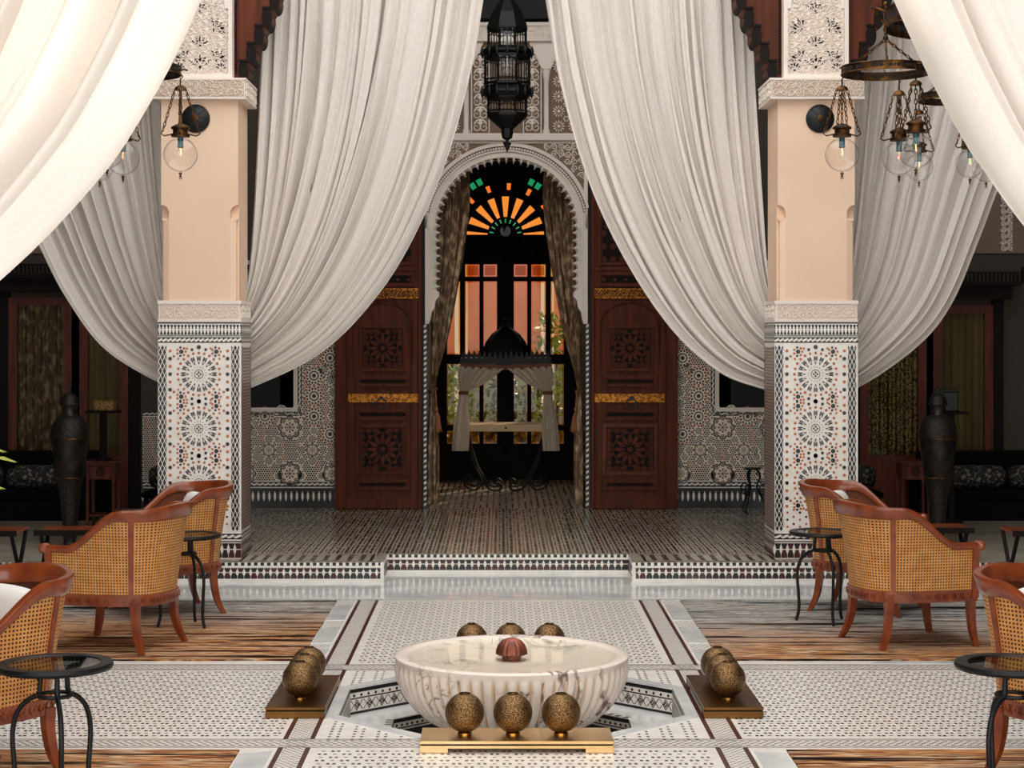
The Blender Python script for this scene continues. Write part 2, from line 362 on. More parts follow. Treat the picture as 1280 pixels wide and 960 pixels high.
def rope_row(mb, F, u0, u1, v0, v1, pitch, white, dark, d=E, vert=False):
    G = F if not vert else (lambda u, v, dd: F(v, u, dd))
    mb.qflat(G, u0, u1, v0, v1, d, dark); n = max(1, round((u1-u0)/pitch)); p = (u1-u0)/n; h = v1-v0; vm = (v0+v1)/2
    for i in range(n):
        x = u0+(i+0.5)*p
        mb.flat(G, [(x-p*0.62, vm-h*0.12), (x-p*0.35, vm-h*0.34), (x+p*0.05, vm-h*0.2), (x+p*0.62, vm+h*0.12), (x+p*0.35, vm+h*0.34), (x-p*0.05, vm+h*0.2)], d*2, white)
def lattice_strip(mb, F, u0, u1, v0, v1, nu, pv, white, dark, d=E):
    """dark lozenges on a white ground"""
    mb.qflat(F, u0, u1, v0, v1, d, white); pu = (u1-u0)/nu; nv = max(1, round((v1-v0)/pv)); q = (v1-v0)/nv
    for j in range(nv*2):
        for i in range(nu + (j % 2)):
            cu = u0+(i+0.5-(0.5 if j % 2 else 0))*pu; cv = v0+(j+0.5)*q*0.5+0.0
            pts = [(cu, cv-q*0.42), (cu+pu*0.40, cv), (cu, cv+q*0.42), (cu-pu*0.40, cv)]
            pts = [(min(max(a, u0), u1), min(max(b, v0), v1)) for a, b in pts]
            mb.flat(F, pts, d*2, dark)
def sunburst(mb, F, c, R, n, white, dark, accent, d=E):
    for i in range(n):
        a = 2*pi*i/n
        mb.flat(F, rotpts([(R*0.52, 0), (R*0.62, R*0.045), (R*0.70, 0), (R*0.62, -R*0.045)], c, a), d*2, dark)
        for sg in (1, -1):
            mb.flat(F, rotpts([(R*0.66, sg*R*0.055), (R*0.76, sg*R*0.03), (R*0.98, sg*R*0.035), (R*0.98, sg*R*0.10), (R*0.80, sg*R*0.10)], c, a), d*2, dark)
        mb.flat(F, rotpts([(R*0.79, R*0.02), (R*0.94, R*0.02), (R*0.94, -R*0.02), (R*0.79, -R*0.02)], c, a), d*2, accent)
        mb.flat(F, rotpts([(R*0.36, R*0.02), (R*0.47, 0), (R*0.36, -R*0.02)], c, a+pi/n), d*2, dark)
    mb.ring(F, c, R*0.22, R*0.255, d, d*2, 20, dark)
    for i in range(4): mb.flat(F, ngon((c[0]+R*0.10*cos(i*pi/2), c[1]+R*0.10*sin(i*pi/2)), R*0.065, 4), d*2, dark)
def rosette(mb, F, c, r, n, white, dark, accent, kind, d=E):
    mb.flat(F, ngon(c, r*1.02, 16), d*2, white)
    if kind == 0:      # star of petals and an eye
        for i in range(n):
            a = 2*pi*i/n
            mb.flat(F, rotpts([(r*0.62, 0), (r*0.78, r*0.13), (r*0.93, 0), (r*0.78, -r*0.13)], c, a), d*3, dark)
            mb.flat(F, ngon((c[0]+r*cos(a+pi/n), c[1]+r*sin(a+pi/n)), r*0.15, 4, a+pi/n), d*3, accent)
        mb.ring(F, c, r*0.40, r*0.52, d*2, d*3, 16, dark); mb.flat(F, ngon(c, r*0.22, 8), d*3, dark)
    elif kind == 1:    # small daisy
        for i in range(8):
            a = 2*pi*i/8; mb.flat(F, ngon((c[0]+r*0.66*cos(a), c[1]+r*0.66*sin(a)), r*0.2, 6, a), d*3, dark)
        mb.ring(F, c, r*0.2, r*0.38, d*2, d*3, 10, dark)
    else:              # large scalloped wheel
        for i in range(8):
            a = 2*pi*i/8
            cc = (c[0]+r*0.72*cos(a), c[1]+r*0.72*sin(a)); mb.ring(F, cc, r*0.19, r*0.31, d*2, d*3, 8, dark, a-1.7, a+1.7)
            for k in range(5):
                b = a+2*pi*k/5; mb.flat(F, ngon((cc[0]+r*0.1*cos(b), cc[1]+r*0.1*sin(b)), r*0.070, 5), d*3, accent if k % 2 else dark)
            mb.flat(F, ngon((c[0]+r*0.35*cos(a), c[1]+r*0.35*sin(a)), r*0.085, 6), d*3, dark)
            mb.flat(F, ngon((c[0]+r*0.2*cos(a+0.4), c[1]+r*0.2*sin(a+0.4)), r*0.065, 5), d*3, accent)
        mb.flat(F, ngon(c, r*0.1, 8), d*3, dark)
def hexfield(mb, F, u0, u1, v0, v1, s, mats, avoid, d=E, ok=None):
    j = 0; v = v0+s*0.5
    while v < v1-s*0.3:
        u = u0+s*0.5+(s*0.5 if j % 2 else 0)
        while u < u1-s*0.3:
            if all((u-a[0])**2+(v-a[1])**2 > (a[2]*1.06)**2 for a in avoid) and (ok is None or ok(u, v)):
                mb.flat(F, ngon((u, v), s*0.41, 6, 0.5), d*2, mats[(hash((j*7919+round(u/s)*104729)) >> 3) % len(mats)])
            u += s
        v += s*0.87; j += 1
def dots(mb, F, u0, u1, v0, v1, pitch, size, mats, kind='x', d=0.0006, ok=None, aspect=1.0):
    """floor mosaic: little dark tiles set into the white ground"""
    nu = max(1, round((u1-u0)/pitch)); nv = max(1, round((v1-v0)/(pitch*aspect))); pu = (u1-u0)/nu; pv = (v1-v0)/nv
    for i in range(nu):
        for j in range(nv):
            cu = u0+(i+0.5)*pu; cv = v0+(j+0.5)*pv
            sy = size*0.36
            if kind == 'x':
                if (i+j) % 2: spots = [(-pitch*0.24, 0), (pitch*0.24, 0)]; sx = size; sy = size*0.85
                else: spots = [(0, 0)]; sx = size*1.2; sy = size*0.40
            elif kind == 'col': spots = [((-0.16 if i % 2 else 0.16)*pitch, 0)]; sx = size; sy = size*0.7
            elif kind == 'dash': spots = [(0, 0)]; sx = size; sy = pv*0.42
            else: spots = [(((j % 2)-0.5)*pu*0.5, 0)]; sx = size
            mi = mats[(i*5+j*3+(i*j) % 7) % len(mats)]
            for (a, b) in spots:
                x, y = cu+a, cv+b
                if x-size*0.5 < u0 or x+size*0.5 > u1: continue
                if ok and not ok(x, y): continue
                mb.qflat(F, x-sx*0.5, x+sx*0.5, y-sy, y+sy, d, mi)
def spiral(mb, F, c, r, hand, a0, turns=1.5, w=0.006, d=0.006, mi=0, n=18):
    pts = []
    for i in range(n+1):
        t = i/n; rr = r*(1-0.88*t); a = a0+hand*2*pi*turns*t
        pts.append((c[0]+rr*cos(a), c[1]+rr*sin(a), a))
    b = len(mb.v)
    for i, (x, y, a) in enumerate(pts):
        ww = w*(1-0.4*i/n); ca, sa = cos(a), sin(a)
        mb.v += [F(x+ww*ca, y+ww*sa, 0), F(x+ww*0.3*ca, y+ww*0.3*sa, d), F(x-ww*0.3*ca, y-ww*0.3*sa, d), F(x-ww*ca, y-ww*sa, 0)]
    for i in range(n):
        for k in range(3): mb.f.append((b+4*i+k, b+4*i+k+1, b+4*i+k+5, b+4*i+k+4)); mb.m.append(mi)
def scrolls(mb, F, u0, u1, v0, v1, s, mi=0, ok=None, mirror=None, w=None, d=0.006):
    """symmetric carved scroll-work"""
    w = w or s*0.11
    nu = max(1, round((u1-u0)/s)); nv = max(1, round((v1-v0)/s)); pu = (u1-u0)/nu; pv = (v1-v0)/nv
    for i in range(nu):
        for j in range(nv):
            c = (u0+(i+0.5)*pu, v0+(j+0.5)*pv); hand = 1 if (i+j) % 2 else -1
            if mirror is not None and c[0] < mirror: hand = -hand
            if ok and not ok(*c): continue
            spiral(mb, F, c, s*0.5, hand, pi/2*((i+2*j) % 4), 1.5, w, d, mi)
            for k in range(3):
                a = k*2.1+i; mb.prism(F, ngon((c[0]+s*0.56*cos(a), c[1]+s*0.56*sin(a)), s*0.13, 5, a, 1.0, 0.6), 0, d*0.8, mi)

# ================================================================== SETTING
CY = 8.54                       # centre of the fountain court
PZ = 0.138                      # height of the gallery platform
HW = 0.775                      # half width of the octagonal pool
def octa(h): 
    k = h*math.tan(pi/8); return [(h,-k),(h,k),(k,h),(-k,h),(-h,k),(-h,-k),(-k,-h),(k,-h)]
# --- courtyard floor
fl = MB(); S_ = 0.95; oc = octa(HW); sq = []
for (x, y) in oc:
    q = max(abs(x), abs(y)); sq.append((x/q*S_ if abs(x) == q else x, y/q*S_ if abs(y) == q else y))
for i in range(8):
    j = (i+1) % 8; a, b = oc[i], oc[j]
    if abs(abs(sq[i][0])-abs(sq[j][0])) < 1e-6 or abs(abs(sq[i][1])-abs(sq[j][1])) < 1e-6:
        pts = [a, b, sq[j], sq[i]]
    else:
        cx = S_ if a[0]+b[0] > 0 else -S_; cy = S_ if a[1]+b[1] > 0 else -S_; pts = [a, b, sq[j], (cx, cy), sq[i]]
    fl.face([(x, CY+y, 0) for x, y in pts])
FX = 5.6
for (x0, x1, y0, y1) in ((-FX, FX, -2.0, CY-S_), (-FX, -S_, CY-S_, CY+S_), (S_, FX, CY-S_, CY+S_), (-FX, FX, CY+S_, 11.90)):
    fl.face([(x0,y0,0),(x1,y0,0),(x1,y1,0),(x0,y1,0)])
floor_o = struct(fl.build('floor', 'white_tile', fixn=False))
mb = MB(); mb.box(-FX, FX, 11.90, 13.2, -0.04, 0.0015); mb.build('marble_band', 'marble_floor', floor_o)
# mosaic set into it
T = top(0.0); B_, R_, BR = 0, 1, 2
mm = ['black_tile', 'maroon_tile', 'brown_tile', 'white_tile']
mb = MB()
dots(mb, T, -0.80, 0.80, 9.56, 11.78, 0.0505, 0.0140, [0, 0, 2, 0], 'x', aspect=1.1)
dots(mb, T, -0.80, 0.80, 4.4, 7.56, 0.050, 0.0130, [0, 1, 2, 1, 0], 'x', aspect=1.1)
mb.build('path_mosaic', mm, floor_o, kind='stuff', fixn=False)
def offoct(x, y): 
    X, Y = abs(x), abs(y-CY); return max(X, Y) > HW+0.075 or (X+Y)/sqrt(2) > HW+0.075
mb = MB(); dots(mb, T, -0.81, 0.81, CY-0.81, CY+0.81, 0.050, 0.0130, [0, 0, 0, 2], 'col', ok=offoct)
mb.build('corner_mosaic', mm, floor_o, kind='stuff', fixn=False)
mb = MB()
for sg in (-1, 1):
    a, b = sorted((sg*0.985, sg*3.1)); dots(mb, T, a, b, 7.80, 9.33, 0.043, 0.0138, [0, 0, 2, 0, 1], 'x', aspect=1.15)
mb.build('side_mosaic', mm, floor_o, kind='stuff', fixn=False)
mb = MB()
for sg in (-1, 1):
    for (a, b) in ((0.835, 0.856), (0.948, 0.969)):        # maroon border lines of the long bands
        u0, u1 = sorted((sg*a, sg*b))
        mb.rect(T, u0, u1, 4.3, 7.60, 0, 0.0008, 1); mb.rect(T, u0, u1, 7.76, 9.37, 0, 0.0008, 1); mb.rect(T, u0, u1, 9.51, 11.84, 0, 0.0008, 1)
    u0, u1 = sorted((sg*0.858, sg*0.946)); dots(mb, T, u0, u1, 4.3, 11.84, 0.030, 0.013, [2, 0, 2, 1], 'one', aspect=0.7)
for y in (7.68, 9.44):                                       # cross bands
    for dy in (-0.078, -0.058, 0.058, 0.078): mb.rect(T, -4, 4, y+dy-0.003, y+dy+0.003, 0, 0.0008, 2)
    dots(mb, T, -4, 4, y-0.045, y+0.045, 0.034, 0.017, [2, 0, 1], 'one', aspect=0.75)
for y in (11.87,): dots(mb, T, -4, 4, y-0.035, y+0.03, 0.03, 0.016, [2, 0], 'one', aspect=0.8)
mb.build('band_mosaic', mm, floor_o, kind='stuff', fixn=False)
# white marble lozenges beside the rugs
def slab(pts):
    mb = MB(); mb.prism(T, pts, 0, 0.004); return mb.build('marble_slab', 'marble_floor', floor_o)
for sg in (-1, 1):
    for (y0, y1) in ((9.58, 9.98), (10.17, 10.72), (10.98, 11.62), (7.05, 7.52), (6.3, 6.85), (5.5, 6.1)):
        slab([(sg*0.985, y0+0.02), (sg*1.11, y0-0.03+0.03), (sg*1.11, y1-0.05), (sg*0.985, y1)])
    mb = MB()
    u0, u1 = sorted((sg*0.985, sg*1.11))
    for (y0, y1) in ((9.98, 10.17), (10.72, 10.98), (11.62, 11.8), (6.87, 7.03)): dots(mb, T, u0, u1, y0, y1, 0.04, 0.016, [2, 1, 0], 'one', aspect=0.8)
    mb.build('lozenge_mosaic', mm, floor_o, kind='stuff', fixn=False)
slab([(1.86, 9.53), (2.55, 9.53), (2.5, 9.60), (1.92, 9.60)])
# pool rim, stepped pool
mb = MB(); o1, o2 = octa(HW+0.055), octa(HW)
for i in range(8):
    j = (i+1) % 8
    a = [(o1[i][0], CY+o1[i][1]), (o1[j][0], CY+o1[j][1]), (o2[j][0], CY+o2[j][1]), (o2[i][0], CY+o2[i][1])]
    mb.prism(T, a, 0, 0.006)
mb.build('pool_rim', 'marble_floor', floor_o)
D1, D2, HI = -0.125, -0.25, 0.56
mb = MB(); oi = octa(HI)
for i in range(8):
    j = (i+1) % 8
    P = lambda q, z: (q[0], CY+q[1], z)
    mb.face([P(o2[i],0), P(o2[j],0), P(o2[j],D1), P(o2[i],D1)]); mb.face([P(o2[i],D1), P(o2[j],D1), P(oi[j],D1), P(oi[i],D1)], 1)
    mb.face([P(oi[i],D1), P(oi[j],D1), P(oi[j],D2), P(oi[i],D2)])
mb.face([(x, CY+y, D2) for x, y in oi], 1)
pool = mb.build('pool_basin', ['white_tile', 'marble_floor'], floor_o, fixn=False)
mb = MB()
for oct_, zt, zb in ((o2, 0.0, D1), (oi, D1, D2)):
    for i in range(8):
        j = (i+1) % 8; a = Vector((oct_[i][0], CY+oct_[i][1])); b = Vector((oct_[j][0], CY+oct_[j][1]))
        mid = (a+b)/2; inn = (Vector((0, CY))-mid).normalized(); t = (b-a).normalized(); L_ = (b-a).length
        F = lambda u, v, d, a=a, t=t, inn=inn: (a.x+t.x*u+inn.x*d, a.y+t.y*u+inn.y*d, v)
        h = zt-zb
        mb.qflat(F, 0, L_, zt-0.022, zt-0.004, E, 0)
        for k in range(14):
            c = (L_*(k+0.5)/14, zt-0.036); mb.flat(F, ngon(c, 0.009, 4), E*2, 0 if k % 2 else 1)
        mb.qflat(F, 0, L_, zt-0.053, zt-0.047, E, 0)
        if oct_ is o2:
            for k in range(8):
                c = (L_*(k+0.5)/8, zt-0.082)
                for q in range(4): mb.flat(F, ngon((c[0]+0.009*cos(q*pi/2), c[1]+0.009*sin(q*pi/2)), 0.007, 4), E*2, 0)
                for sg in (1, -1): mb.flat(F, [(c[0]-L_/16, c[1]-sg*0.024), (c[0]-L_/16+0.006, c[1]-sg*0.024), (c[0]+0.003, c[1]+sg*0.026), (c[0]-0.003, c[1]+sg*0.026)], E, 2); mb.flat(F, [(c[0]+L_/16, c[1]-sg*0.024), (c[0]+L_/16-0.006, c[1]-sg*0.024), (c[0]+0.003, c[1]+sg*0.026), (c[0]-0.003, c[1]+sg*0.026)], E, 2)
            mb.qflat(F, 0, L_, zb, zb+0.012, E, 0)
        else: mb.qflat(F, 0, L_, zb, zt-0.06, E, 0)
        # stripes on the ledge corner of the inner pit
        if oct_ is oi:
            for k in range(3):
                u = 0.02+0.05*k; mb.face([(F(u,0,0)[0],F(u,0,0)[1],D1+0.0008), (F(u+0.02,0,0)[0],F(u+0.02,0,0)[1],D1+0.0008), (F(u+0.02,0,-0.035)[0],F(u+0.02,0,-0.035)[1],D1+0.0008), (F(u,0,-0.035)[0],F(u,0,-0.035)[1],D1+0.0008)], 0)
mb.build('pool_mosaic', mm, floor_o, kind='stuff', fixn=False)

# --- gallery platform
XF = 5.6; YS, YC, XC = 12.69, 13.16, 0.86       # front edge beside / at the recessed step, half width of the recess
mb = MB()
F = top(0.0)
mb.prism(F, [(-XF,YS),(-XC,YS),(-XC,YC),(XC,YC),(XC,YS),(XF,YS),(XF,16.9),(-XF,16.9)], -0.02, PZ)
mb.box(-0.85, 0.85, 16.9, 20.3, -0.02, PZ)
plat = struct(mb.build('floor.001', 'gallery_tile'))
PT = top(PZ)
mb = MB()
dots(mb, PT, -2.7, 2.7, 13.22, 16.66, 0.060, 0.019, [0, 1, 0, 0], 'dash', aspect=0.8); dots(mb, PT, -2.67, 2.73, 13.24, 16.68, 0.060, 0.010, [0, 0, 1], 'dash', aspect=1.6)
dots(mb, PT, -0.74, 0.74, 16.66, 19.9, 0.060, 0.019, [0, 1, 0, 0], 'dash', aspect=0.8)
for sg in (-1, 1):
    u0, u1 = sorted((sg*0.98, sg*1.83)); dots(mb, PT, u0, u1, 12.80, 13.13, 0.085, 0.035, [0, 0, 1], 'dash', aspect=0.6)
mb.build('gallery_mosaic', ['gallery_dark', 'brown_tile'], plat, kind='stuff', fixn=False)
mb = MB()
for sg in (-1, 1):
    for (a, b, y0, y1) in ((0.945, 0.965, 12.75, 13.15), (1.85, 1.87, 12.75, 13.15)):
        u0, u1 = sorted((sg*a, sg*b)); mb.qflat(PT, u0, u1, y0, y1, 0.0008, 0)
    u0, u1 = sorted((sg*0.9, sg*2.6)); mb.qflat(PT, u0, u1, 13.15, 13.17, 0.0008, 0); mb.qflat(PT, u0, u1, 12.76, 12.775, 0.0008, 0)
mb.build('border_line', mm, plat, fixn=False)
def riser(u0, u1, y, name='riser_mosaic'):
    F = front(y); mb = MB()
    mb.qflat(F, u0, u1, 0.0, PZ, 0.0006, 3)
    n = round((u1-u0)/0.045); p = (u1-u0)/n
    for i in range(n):
        c = u0+(i+0.5)*p; mb.qflat(F, c-p*0.27, c+p*0.27, PZ-0.022, PZ-0.001, E, random.choice([0, 0, 4]))
        mb.qflat(PT, c-p*0.27, c+p*0.27, y+0.001, y+0.02, E, 0)
    spindle_row(mb, F, u0, u1, 0.026, 0.100, 0.046, 3, [0, 0, 1, 1, 4, 2])
    return mb.build(name, mm+['green_tile'], plat, kind='stuff', fixn=False)
for (u0, u1, y) in ((-4.2, -XC, YS), (XC, 4.2, YS), (-XC, XC, YC)): riser(u0, u1, y)
for sg in (-1, 1):
    FS = lambda u, v, d, sg=sg: (sg*XC-sg*d, u, v); mb = MB(); mb.qflat(FS, YS, YC, 0, PZ, 0.0006, 3)
    spindle_row(mb, FS, YS, YC, 0.03, 0.103, 0.045, 3, [0, 1, 2]); mb.build('riser_mosaic', mm, plat, kind='stuff', fixn=False)
    mb = MB(); u0, u1 = sorted((sg*(XC-0.004), sg*(XC+0.02))); mb.box(u0, u1, YS-0.004, YS+0.02, 0.0, PZ+0.001); mb.build('corner_piece', 'white_tile', plat)

# --- columns
CXL, HWB, HWS = 2.165, 0.2925, 0.270
Y0, Y1 = 12.92, 13.40
def column(cx):
    base = MB(); zt = 1.80
    base.box(cx-HWB, cx+HWB, Y0, Y1+0.02, PZ, zt); col = struct(base.build('column', 'white_tile'))
    zs0, zs1 = 1.945, 3.37
    # plaster shaft with stopped chamfers
    mb = MB(); ch = 0.055; z_st = 2.52; ym = (Y0+Y1)/2; hy = (Y1-Y0)/2
    full = [(cx-HWS,Y0),(cx+HWS,Y0),(cx+HWS,Y1),(cx-HWS,Y1)]
    cham = [(cx-HWS+ch,Y0),(cx+HWS-ch,Y0),(cx+HWS-ch*0.25,Y0+ch*0.25),(cx+HWS-ch*0.25,Y0+ch),(cx+HWS,Y0+ch),(cx+HWS,Y1),(cx-HWS,Y1),(cx-HWS,Y0+ch),(cx-HWS+ch*0.25,Y0+ch),(cx-HWS+ch*0.25,Y0+ch*0.25)]
    mb.prism(top(0), cham, zs0, z_st, back=True); mb.prism(top(0), full, z_st+0.10, zs1, back=True)
    FQ = front(Y0)
    # the stop: central part, plus rounded ends
    arcs = []
    n = 8
    prof = [(cx-HWS+ch, z_st)] + [(cx-HWS+ch*(1-sin(pi/2*i/n))*1.0, z_st+0.04+0.06*(1-cos(pi/2*i/n))) for i in range(n+1)]
    prof = [(cx-HWS+ch+0.0, z_st), (cx-HWS+ch, z_st+0.045)] + [(cx-HWS+ch*cos(pi/2*i/n), z_st+0.045+0.055*sin(pi/2*i/n)) for i in range(1, n+1)]
    left = prof + [(cx, z_st+0.10), (cx, z_st)]
    right = [(2*cx-u, v) for u, v in left]
    mb.prism(lambda u, v, d: (u, Y0+0.06-d, v), left, 0, 0.06); mb.prism(lambda u, v, d: (u, Y0+0.06-d, v), right, 0, 0.06)
    mb.box(cx-HWS, cx+HWS, Y0+0.055, Y1, z_st, z_st+0.10)
    for sg in (-1, 1):   # small sill of the stop
        u0, u1 = sorted((cx+sg*(HWS-ch), cx+sg*(HWS-0.006))); mb.box(u0, u1, Y0+0.006, Y0+0.06, z_st-0.012, z_st+0.006)
    mb.build('shaft', 'plaster', col)
    # carved frieze over the tiles
    mb = MB(); mb.box(cx-HWB+0.005, cx+HWB-0.005, Y0-0.002, Y1+0.02, 1.80, 1.95)
    mb.box(cx-HWB-0.002, cx+HWB+0.002, Y0-0.012, Y1+0.03, 1.925, 1.95); mb.box(cx-HWB, cx+HWB, Y0-0.007, Y1+0.02, 1.80, 1.818); fr = mb.build('frieze', 'stucco', col)
    mb = MB()
    scrolls(mb, front(Y0-0.002), cx-HWB+0.02, cx+HWB-0.02, 1.824, 1.921, 0.048, mirror=cx, w=0.0042, d=0.008)
    for sg in (-1, 1):
        FS = lambda u, v, d, sg=sg: (cx+sg*(HWB-0.005+d), u, v); scrolls(mb, FS, Y0+0.02, Y1, 1.824, 1.921, 0.048, w=0.0042, d=0.008)
    mb.build('frieze_carving', 'stucco', col, kind='stuff', fixn=False)
    mb = MB(); mb.qflat(front(Y0-0.002), cx-HWB+0.015, cx+HWB-0.015, 1.822, 1.922, 0.0008); mb.build('frieze_ground', 'terra_ground', col, fixn=False)
    # cap moulding
    mb = MB(); prof = [(0.0, 3.355), (0.060, 3.358), (0.060, 3.372), (0.054, 3.374), (0.056, 3.488), (0.064, 3.490), (0.064, 3.505), (0.0, 3.505)]
    k = len(prof)
    for i in range(k-1):
        (o0, z0), (o1_, z1) = prof[i], prof[i+1]
        c0 = [(cx-HWS-o0,Y0-o0,z0),(cx+HWS+o0,Y0-o0,z0),(cx+HWS+o0,Y1+o0,z0),(cx-HWS-o0,Y1+o0,z0)]
        c1 = [(cx-HWS-o1_,Y0-o1_,z1),(cx+HWS+o1_,Y0-o1_,z1),(cx+HWS+o1_,Y1+o1_,z1),(cx-HWS-o1_,Y1+o1_,z1)]
        for a in range(4): b = (a+1) % 4; mb.face([c0[a], c0[b], c1[b], c1[a]])
    mb.face([(cx-HWS,Y0,3.505),(cx+HWS,Y0,3.505),(cx+HWS,Y1,3.505),(cx-HWS,Y1,3.505)])
    mb.build('cap_moulding', 'stucco', col)
    mb = MB(); FC = lambda u, v, d: (u, Y0-0.056-d, v)
    scrolls(mb, FC, cx-HWS-0.045, cx+HWS+0.045, 3.377, 3.485, 0.054, mirror=cx, w=0.0042, d=0.009)
    for sg in (-1, 1):
        FS = lambda u, v, d, sg=sg: (cx+sg*(HWS+0.056+d), u, v); scrolls(mb, FS, Y0-0.04, Y1+0.04, 3.377, 3.485, 0.054, w=0.0042, d=0.009)
    mb.build('cap_carving', 'stucco', col, kind='stuff', fixn=False)
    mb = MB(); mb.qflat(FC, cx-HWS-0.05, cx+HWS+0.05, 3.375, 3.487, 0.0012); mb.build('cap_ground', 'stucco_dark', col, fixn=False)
    # pierced stucco panel above
    w = 0.228; mb = MB(); mb.box(cx-w, cx+w, Y0+0.02, Y1-0.02, 3.505, 7.1)
    FP = front(Y0+0.02)
    mb.rect(FP, cx-w, cx-w+0.028, 3.505, 7.1, 0, 0.02); mb.rect(FP, cx+w-0.028, cx+w, 3.505, 7.1, 0, 0.02); mb.rect(FP, cx-w+0.028, cx+w-0.028, 3.505, 3.54, 0, 0.02)
    za = 4.0; r = w-0.028
    mb.ring(FP, (cx, za), r-0.022, r, 0, 0.02, 24, 0, 0, pi)
    arch = [(cx+r*cos(pi*i/16), za+r*sin(pi*i/16)) for i in range(17)]
    mb.prism(FP, [(cx-r, za), (cx-r, za+r+0.05), (cx, za+r+0.05)] + [(cx+r*cos(a), za+r*sin(a)) for a in [pi/2+pi/2*i/8 for i in range(9)]], 0, 0.012)
    mb.prism(FP, [(cx+r, za), (cx+r, za+r+0.05), (cx, za+r+0.05)] + [(cx+r*cos(a), za+r*sin(a)) for a in [pi/2-pi/2*i/8 for i in range(9)]], 0, 0.012)
    mb.build('upper_panel', 'stucco', col)
    mb = MB(); inarch = lambda u, v: abs(u-cx) < r-0.02 and (v < za or (u-cx)**2+(v-za)**2 < (r-0.03)**2)
    scrolls(mb, FP, cx-r+0.005, cx+r-0.005, 3.55, 4.19, 0.052, ok=inarch, mirror=cx, w=0.006, d=0.012)
    for k in range(9):
        a = pi*k/8; mb.ring(FP, (cx+(r-0.05)*cos(a), za+(r-0.05)*sin(a)), 0.012, 0.02, 0, 0.012, 8)
    mb.build('upper_carving', 'stucco', col, kind='stuff', fixn=False)
    mb = MB()
    def palmette(c, s, rot):
        for k in range(-2, 3):
            a = rot+k*0.5; mb.flat(FP, rotpts([(s*0.25, 0), (s*0.6, s*0.11), (s, 0), (s*0.6, -s*0.11)], c, a), 0.004)
        mb.flat(FP, ngon(c, s*0.14, 6), 0.004)
    for (du, z, s, rot) in ((0, 3.59, 0.075, pi/2), (-0.11, 3.64, 0.07, 2.2), (0.11, 3.64, 0.07, 0.95), (-0.10, 3.85, 0.075, 2.4), (0.10, 3.85, 0.075, 0.75), (0, 3.74, 0.06, pi/2), (0, 3.98, 0.07, pi/2), (-0.15, 3.57, 0.05, pi/2), (0.15, 3.57, 0.05, pi/2)):
        palmette((cx+du, z), s*1.25, rot)
    mb.build('pierced_opening', 'hole', col, kind='stuff', fixn=False)
    # --- zellige: one part per face
    def face_tiles(F, u0, u1, name, detail):
        mb = MB(); W_, K, MR, OR, TE, BN = 0, 1, 2, 3, 4, 5; n = u1-u0; uc = (u0+u1)/2
        mb.qflat(F, u0, u1, 1.787, 1.797, E, K); bottle_row(mb, F, u0, u1, 1.708, 1.780, 0.0245, W_, K)
        mb.qflat(F, u0, u1, 1.698, 1.704, E, K); rope_row(mb, F, u0, u1, 1.652, 1.692, 0.032, W_, K)
        zp0, zp1 = 0.330, 1.635; sw = 0.056
        lattice_strip(mb, F, u0+0.004, u0+0.004+sw, zp0, zp1, 2, 0.064, W_, K); lattice_strip(mb, F, u1-0.014-sw, u1-0.014, zp0, zp1, 2, 0.064, W_, K)
        ua, ub = u0+sw+0.012, u1-sw-0.022; uc = (ua+ub)/2
        R = 0.128; rows = [1.432, 1.050, 0.668, 0.31]
        if detail:
            for z in rows[:3]: sunburst(mb, F, (uc, z), R, 16, W_, K, BN)
            # dot field around the sunbursts
            for z in rows[:3]:
                for k in range(24):
                    a = 2*pi*k/24; rr = R*1.16; p = (uc+rr*cos(a), z+rr*sin(a))
                    if ua+0.01 < p[0] < ub-0.01: mb.flat(F, ngon(p, (0.0085)*1.22, 6, a), E*2, OR if k % 2 else TE)
            hw = (ub-ua)/2
            for z in rows[:3]:
                for sg in (-1, 1):
                    for q in (-3, -2, -1, 0, 1, 2, 3):
                        mb.flat(F, ngon((uc+sg*(hw-0.018), z+q*0.0545/1.0), (0.0095 if q % 2 else 0.0115)*1.22, 8), E*2, OR if q % 2 else K)
                    for s2 in (-1, 1):
                        mb.flat(F, ngon((uc+sg*hw*0.56, z+s2*0.158), (0.0135)*1.22, 8), E*2, K)
                        for k in range(7):
                            a = 2*pi*k/7; p = (uc+sg*hw*0.56+0.030*cos(a), z+s2*0.158+0.030*sin(a))
                            if sqrt((p[0]-uc)**2+(p[1]-z)**2) > R*1.22: mb.flat(F, ngon(p, (0.0075)*1.22, 6, a), E*2, (OR, TE, K)[k % 3])
                        mb.flat(F, ngon((uc+sg*hw*0.22, z+s2*0.172), (0.0095)*1.22, 6), E*2, K); mb.flat(F, ngon((uc+sg*hw*0.38, z+s2*0.180), (0.0075)*1.22, 6), E*2, OR)
                        mb.flat(F, ngon((uc+sg*hw*0.80, z+s2*0.125), (0.008)*1.22, 6), E*2, TE); mb.flat(F, ngon((uc+sg*hw*0.66, z+s2*0.108), (0.007)*1.22, 6), E*2, OR)
                for s2 in (-1, 1): mb.flat(F, ngon((uc, z+s2*0.19), (0.013)*1.22, 8), E*2, K)
            sunz = 0.40
            for k in range(10):
                for q in range(3):
                    p = (ua+(ub-ua)*(k+0.5)/10, 0.36+0.05*q+(0.02 if k % 2 else 0)); mb.flat(F, ngon(p, 0.009, 6), E*2, (OR, K, TE)[(k+q) % 3])
        else:
            hexfield(mb, F, ua, ub, zp0, zp1, 0.026, [K, OR, K, BN, TE], [])
        rope_row(mb, F, u0, u1, 0.272, 0.312, 0.05, W_, K); mb.qflat(F, u0, u1, 0.252, 0.260, E, K)
        spindle_row(mb, F, u0, u1, PZ+0.004, 0.245, 0.045, W_, [K, K, MR])
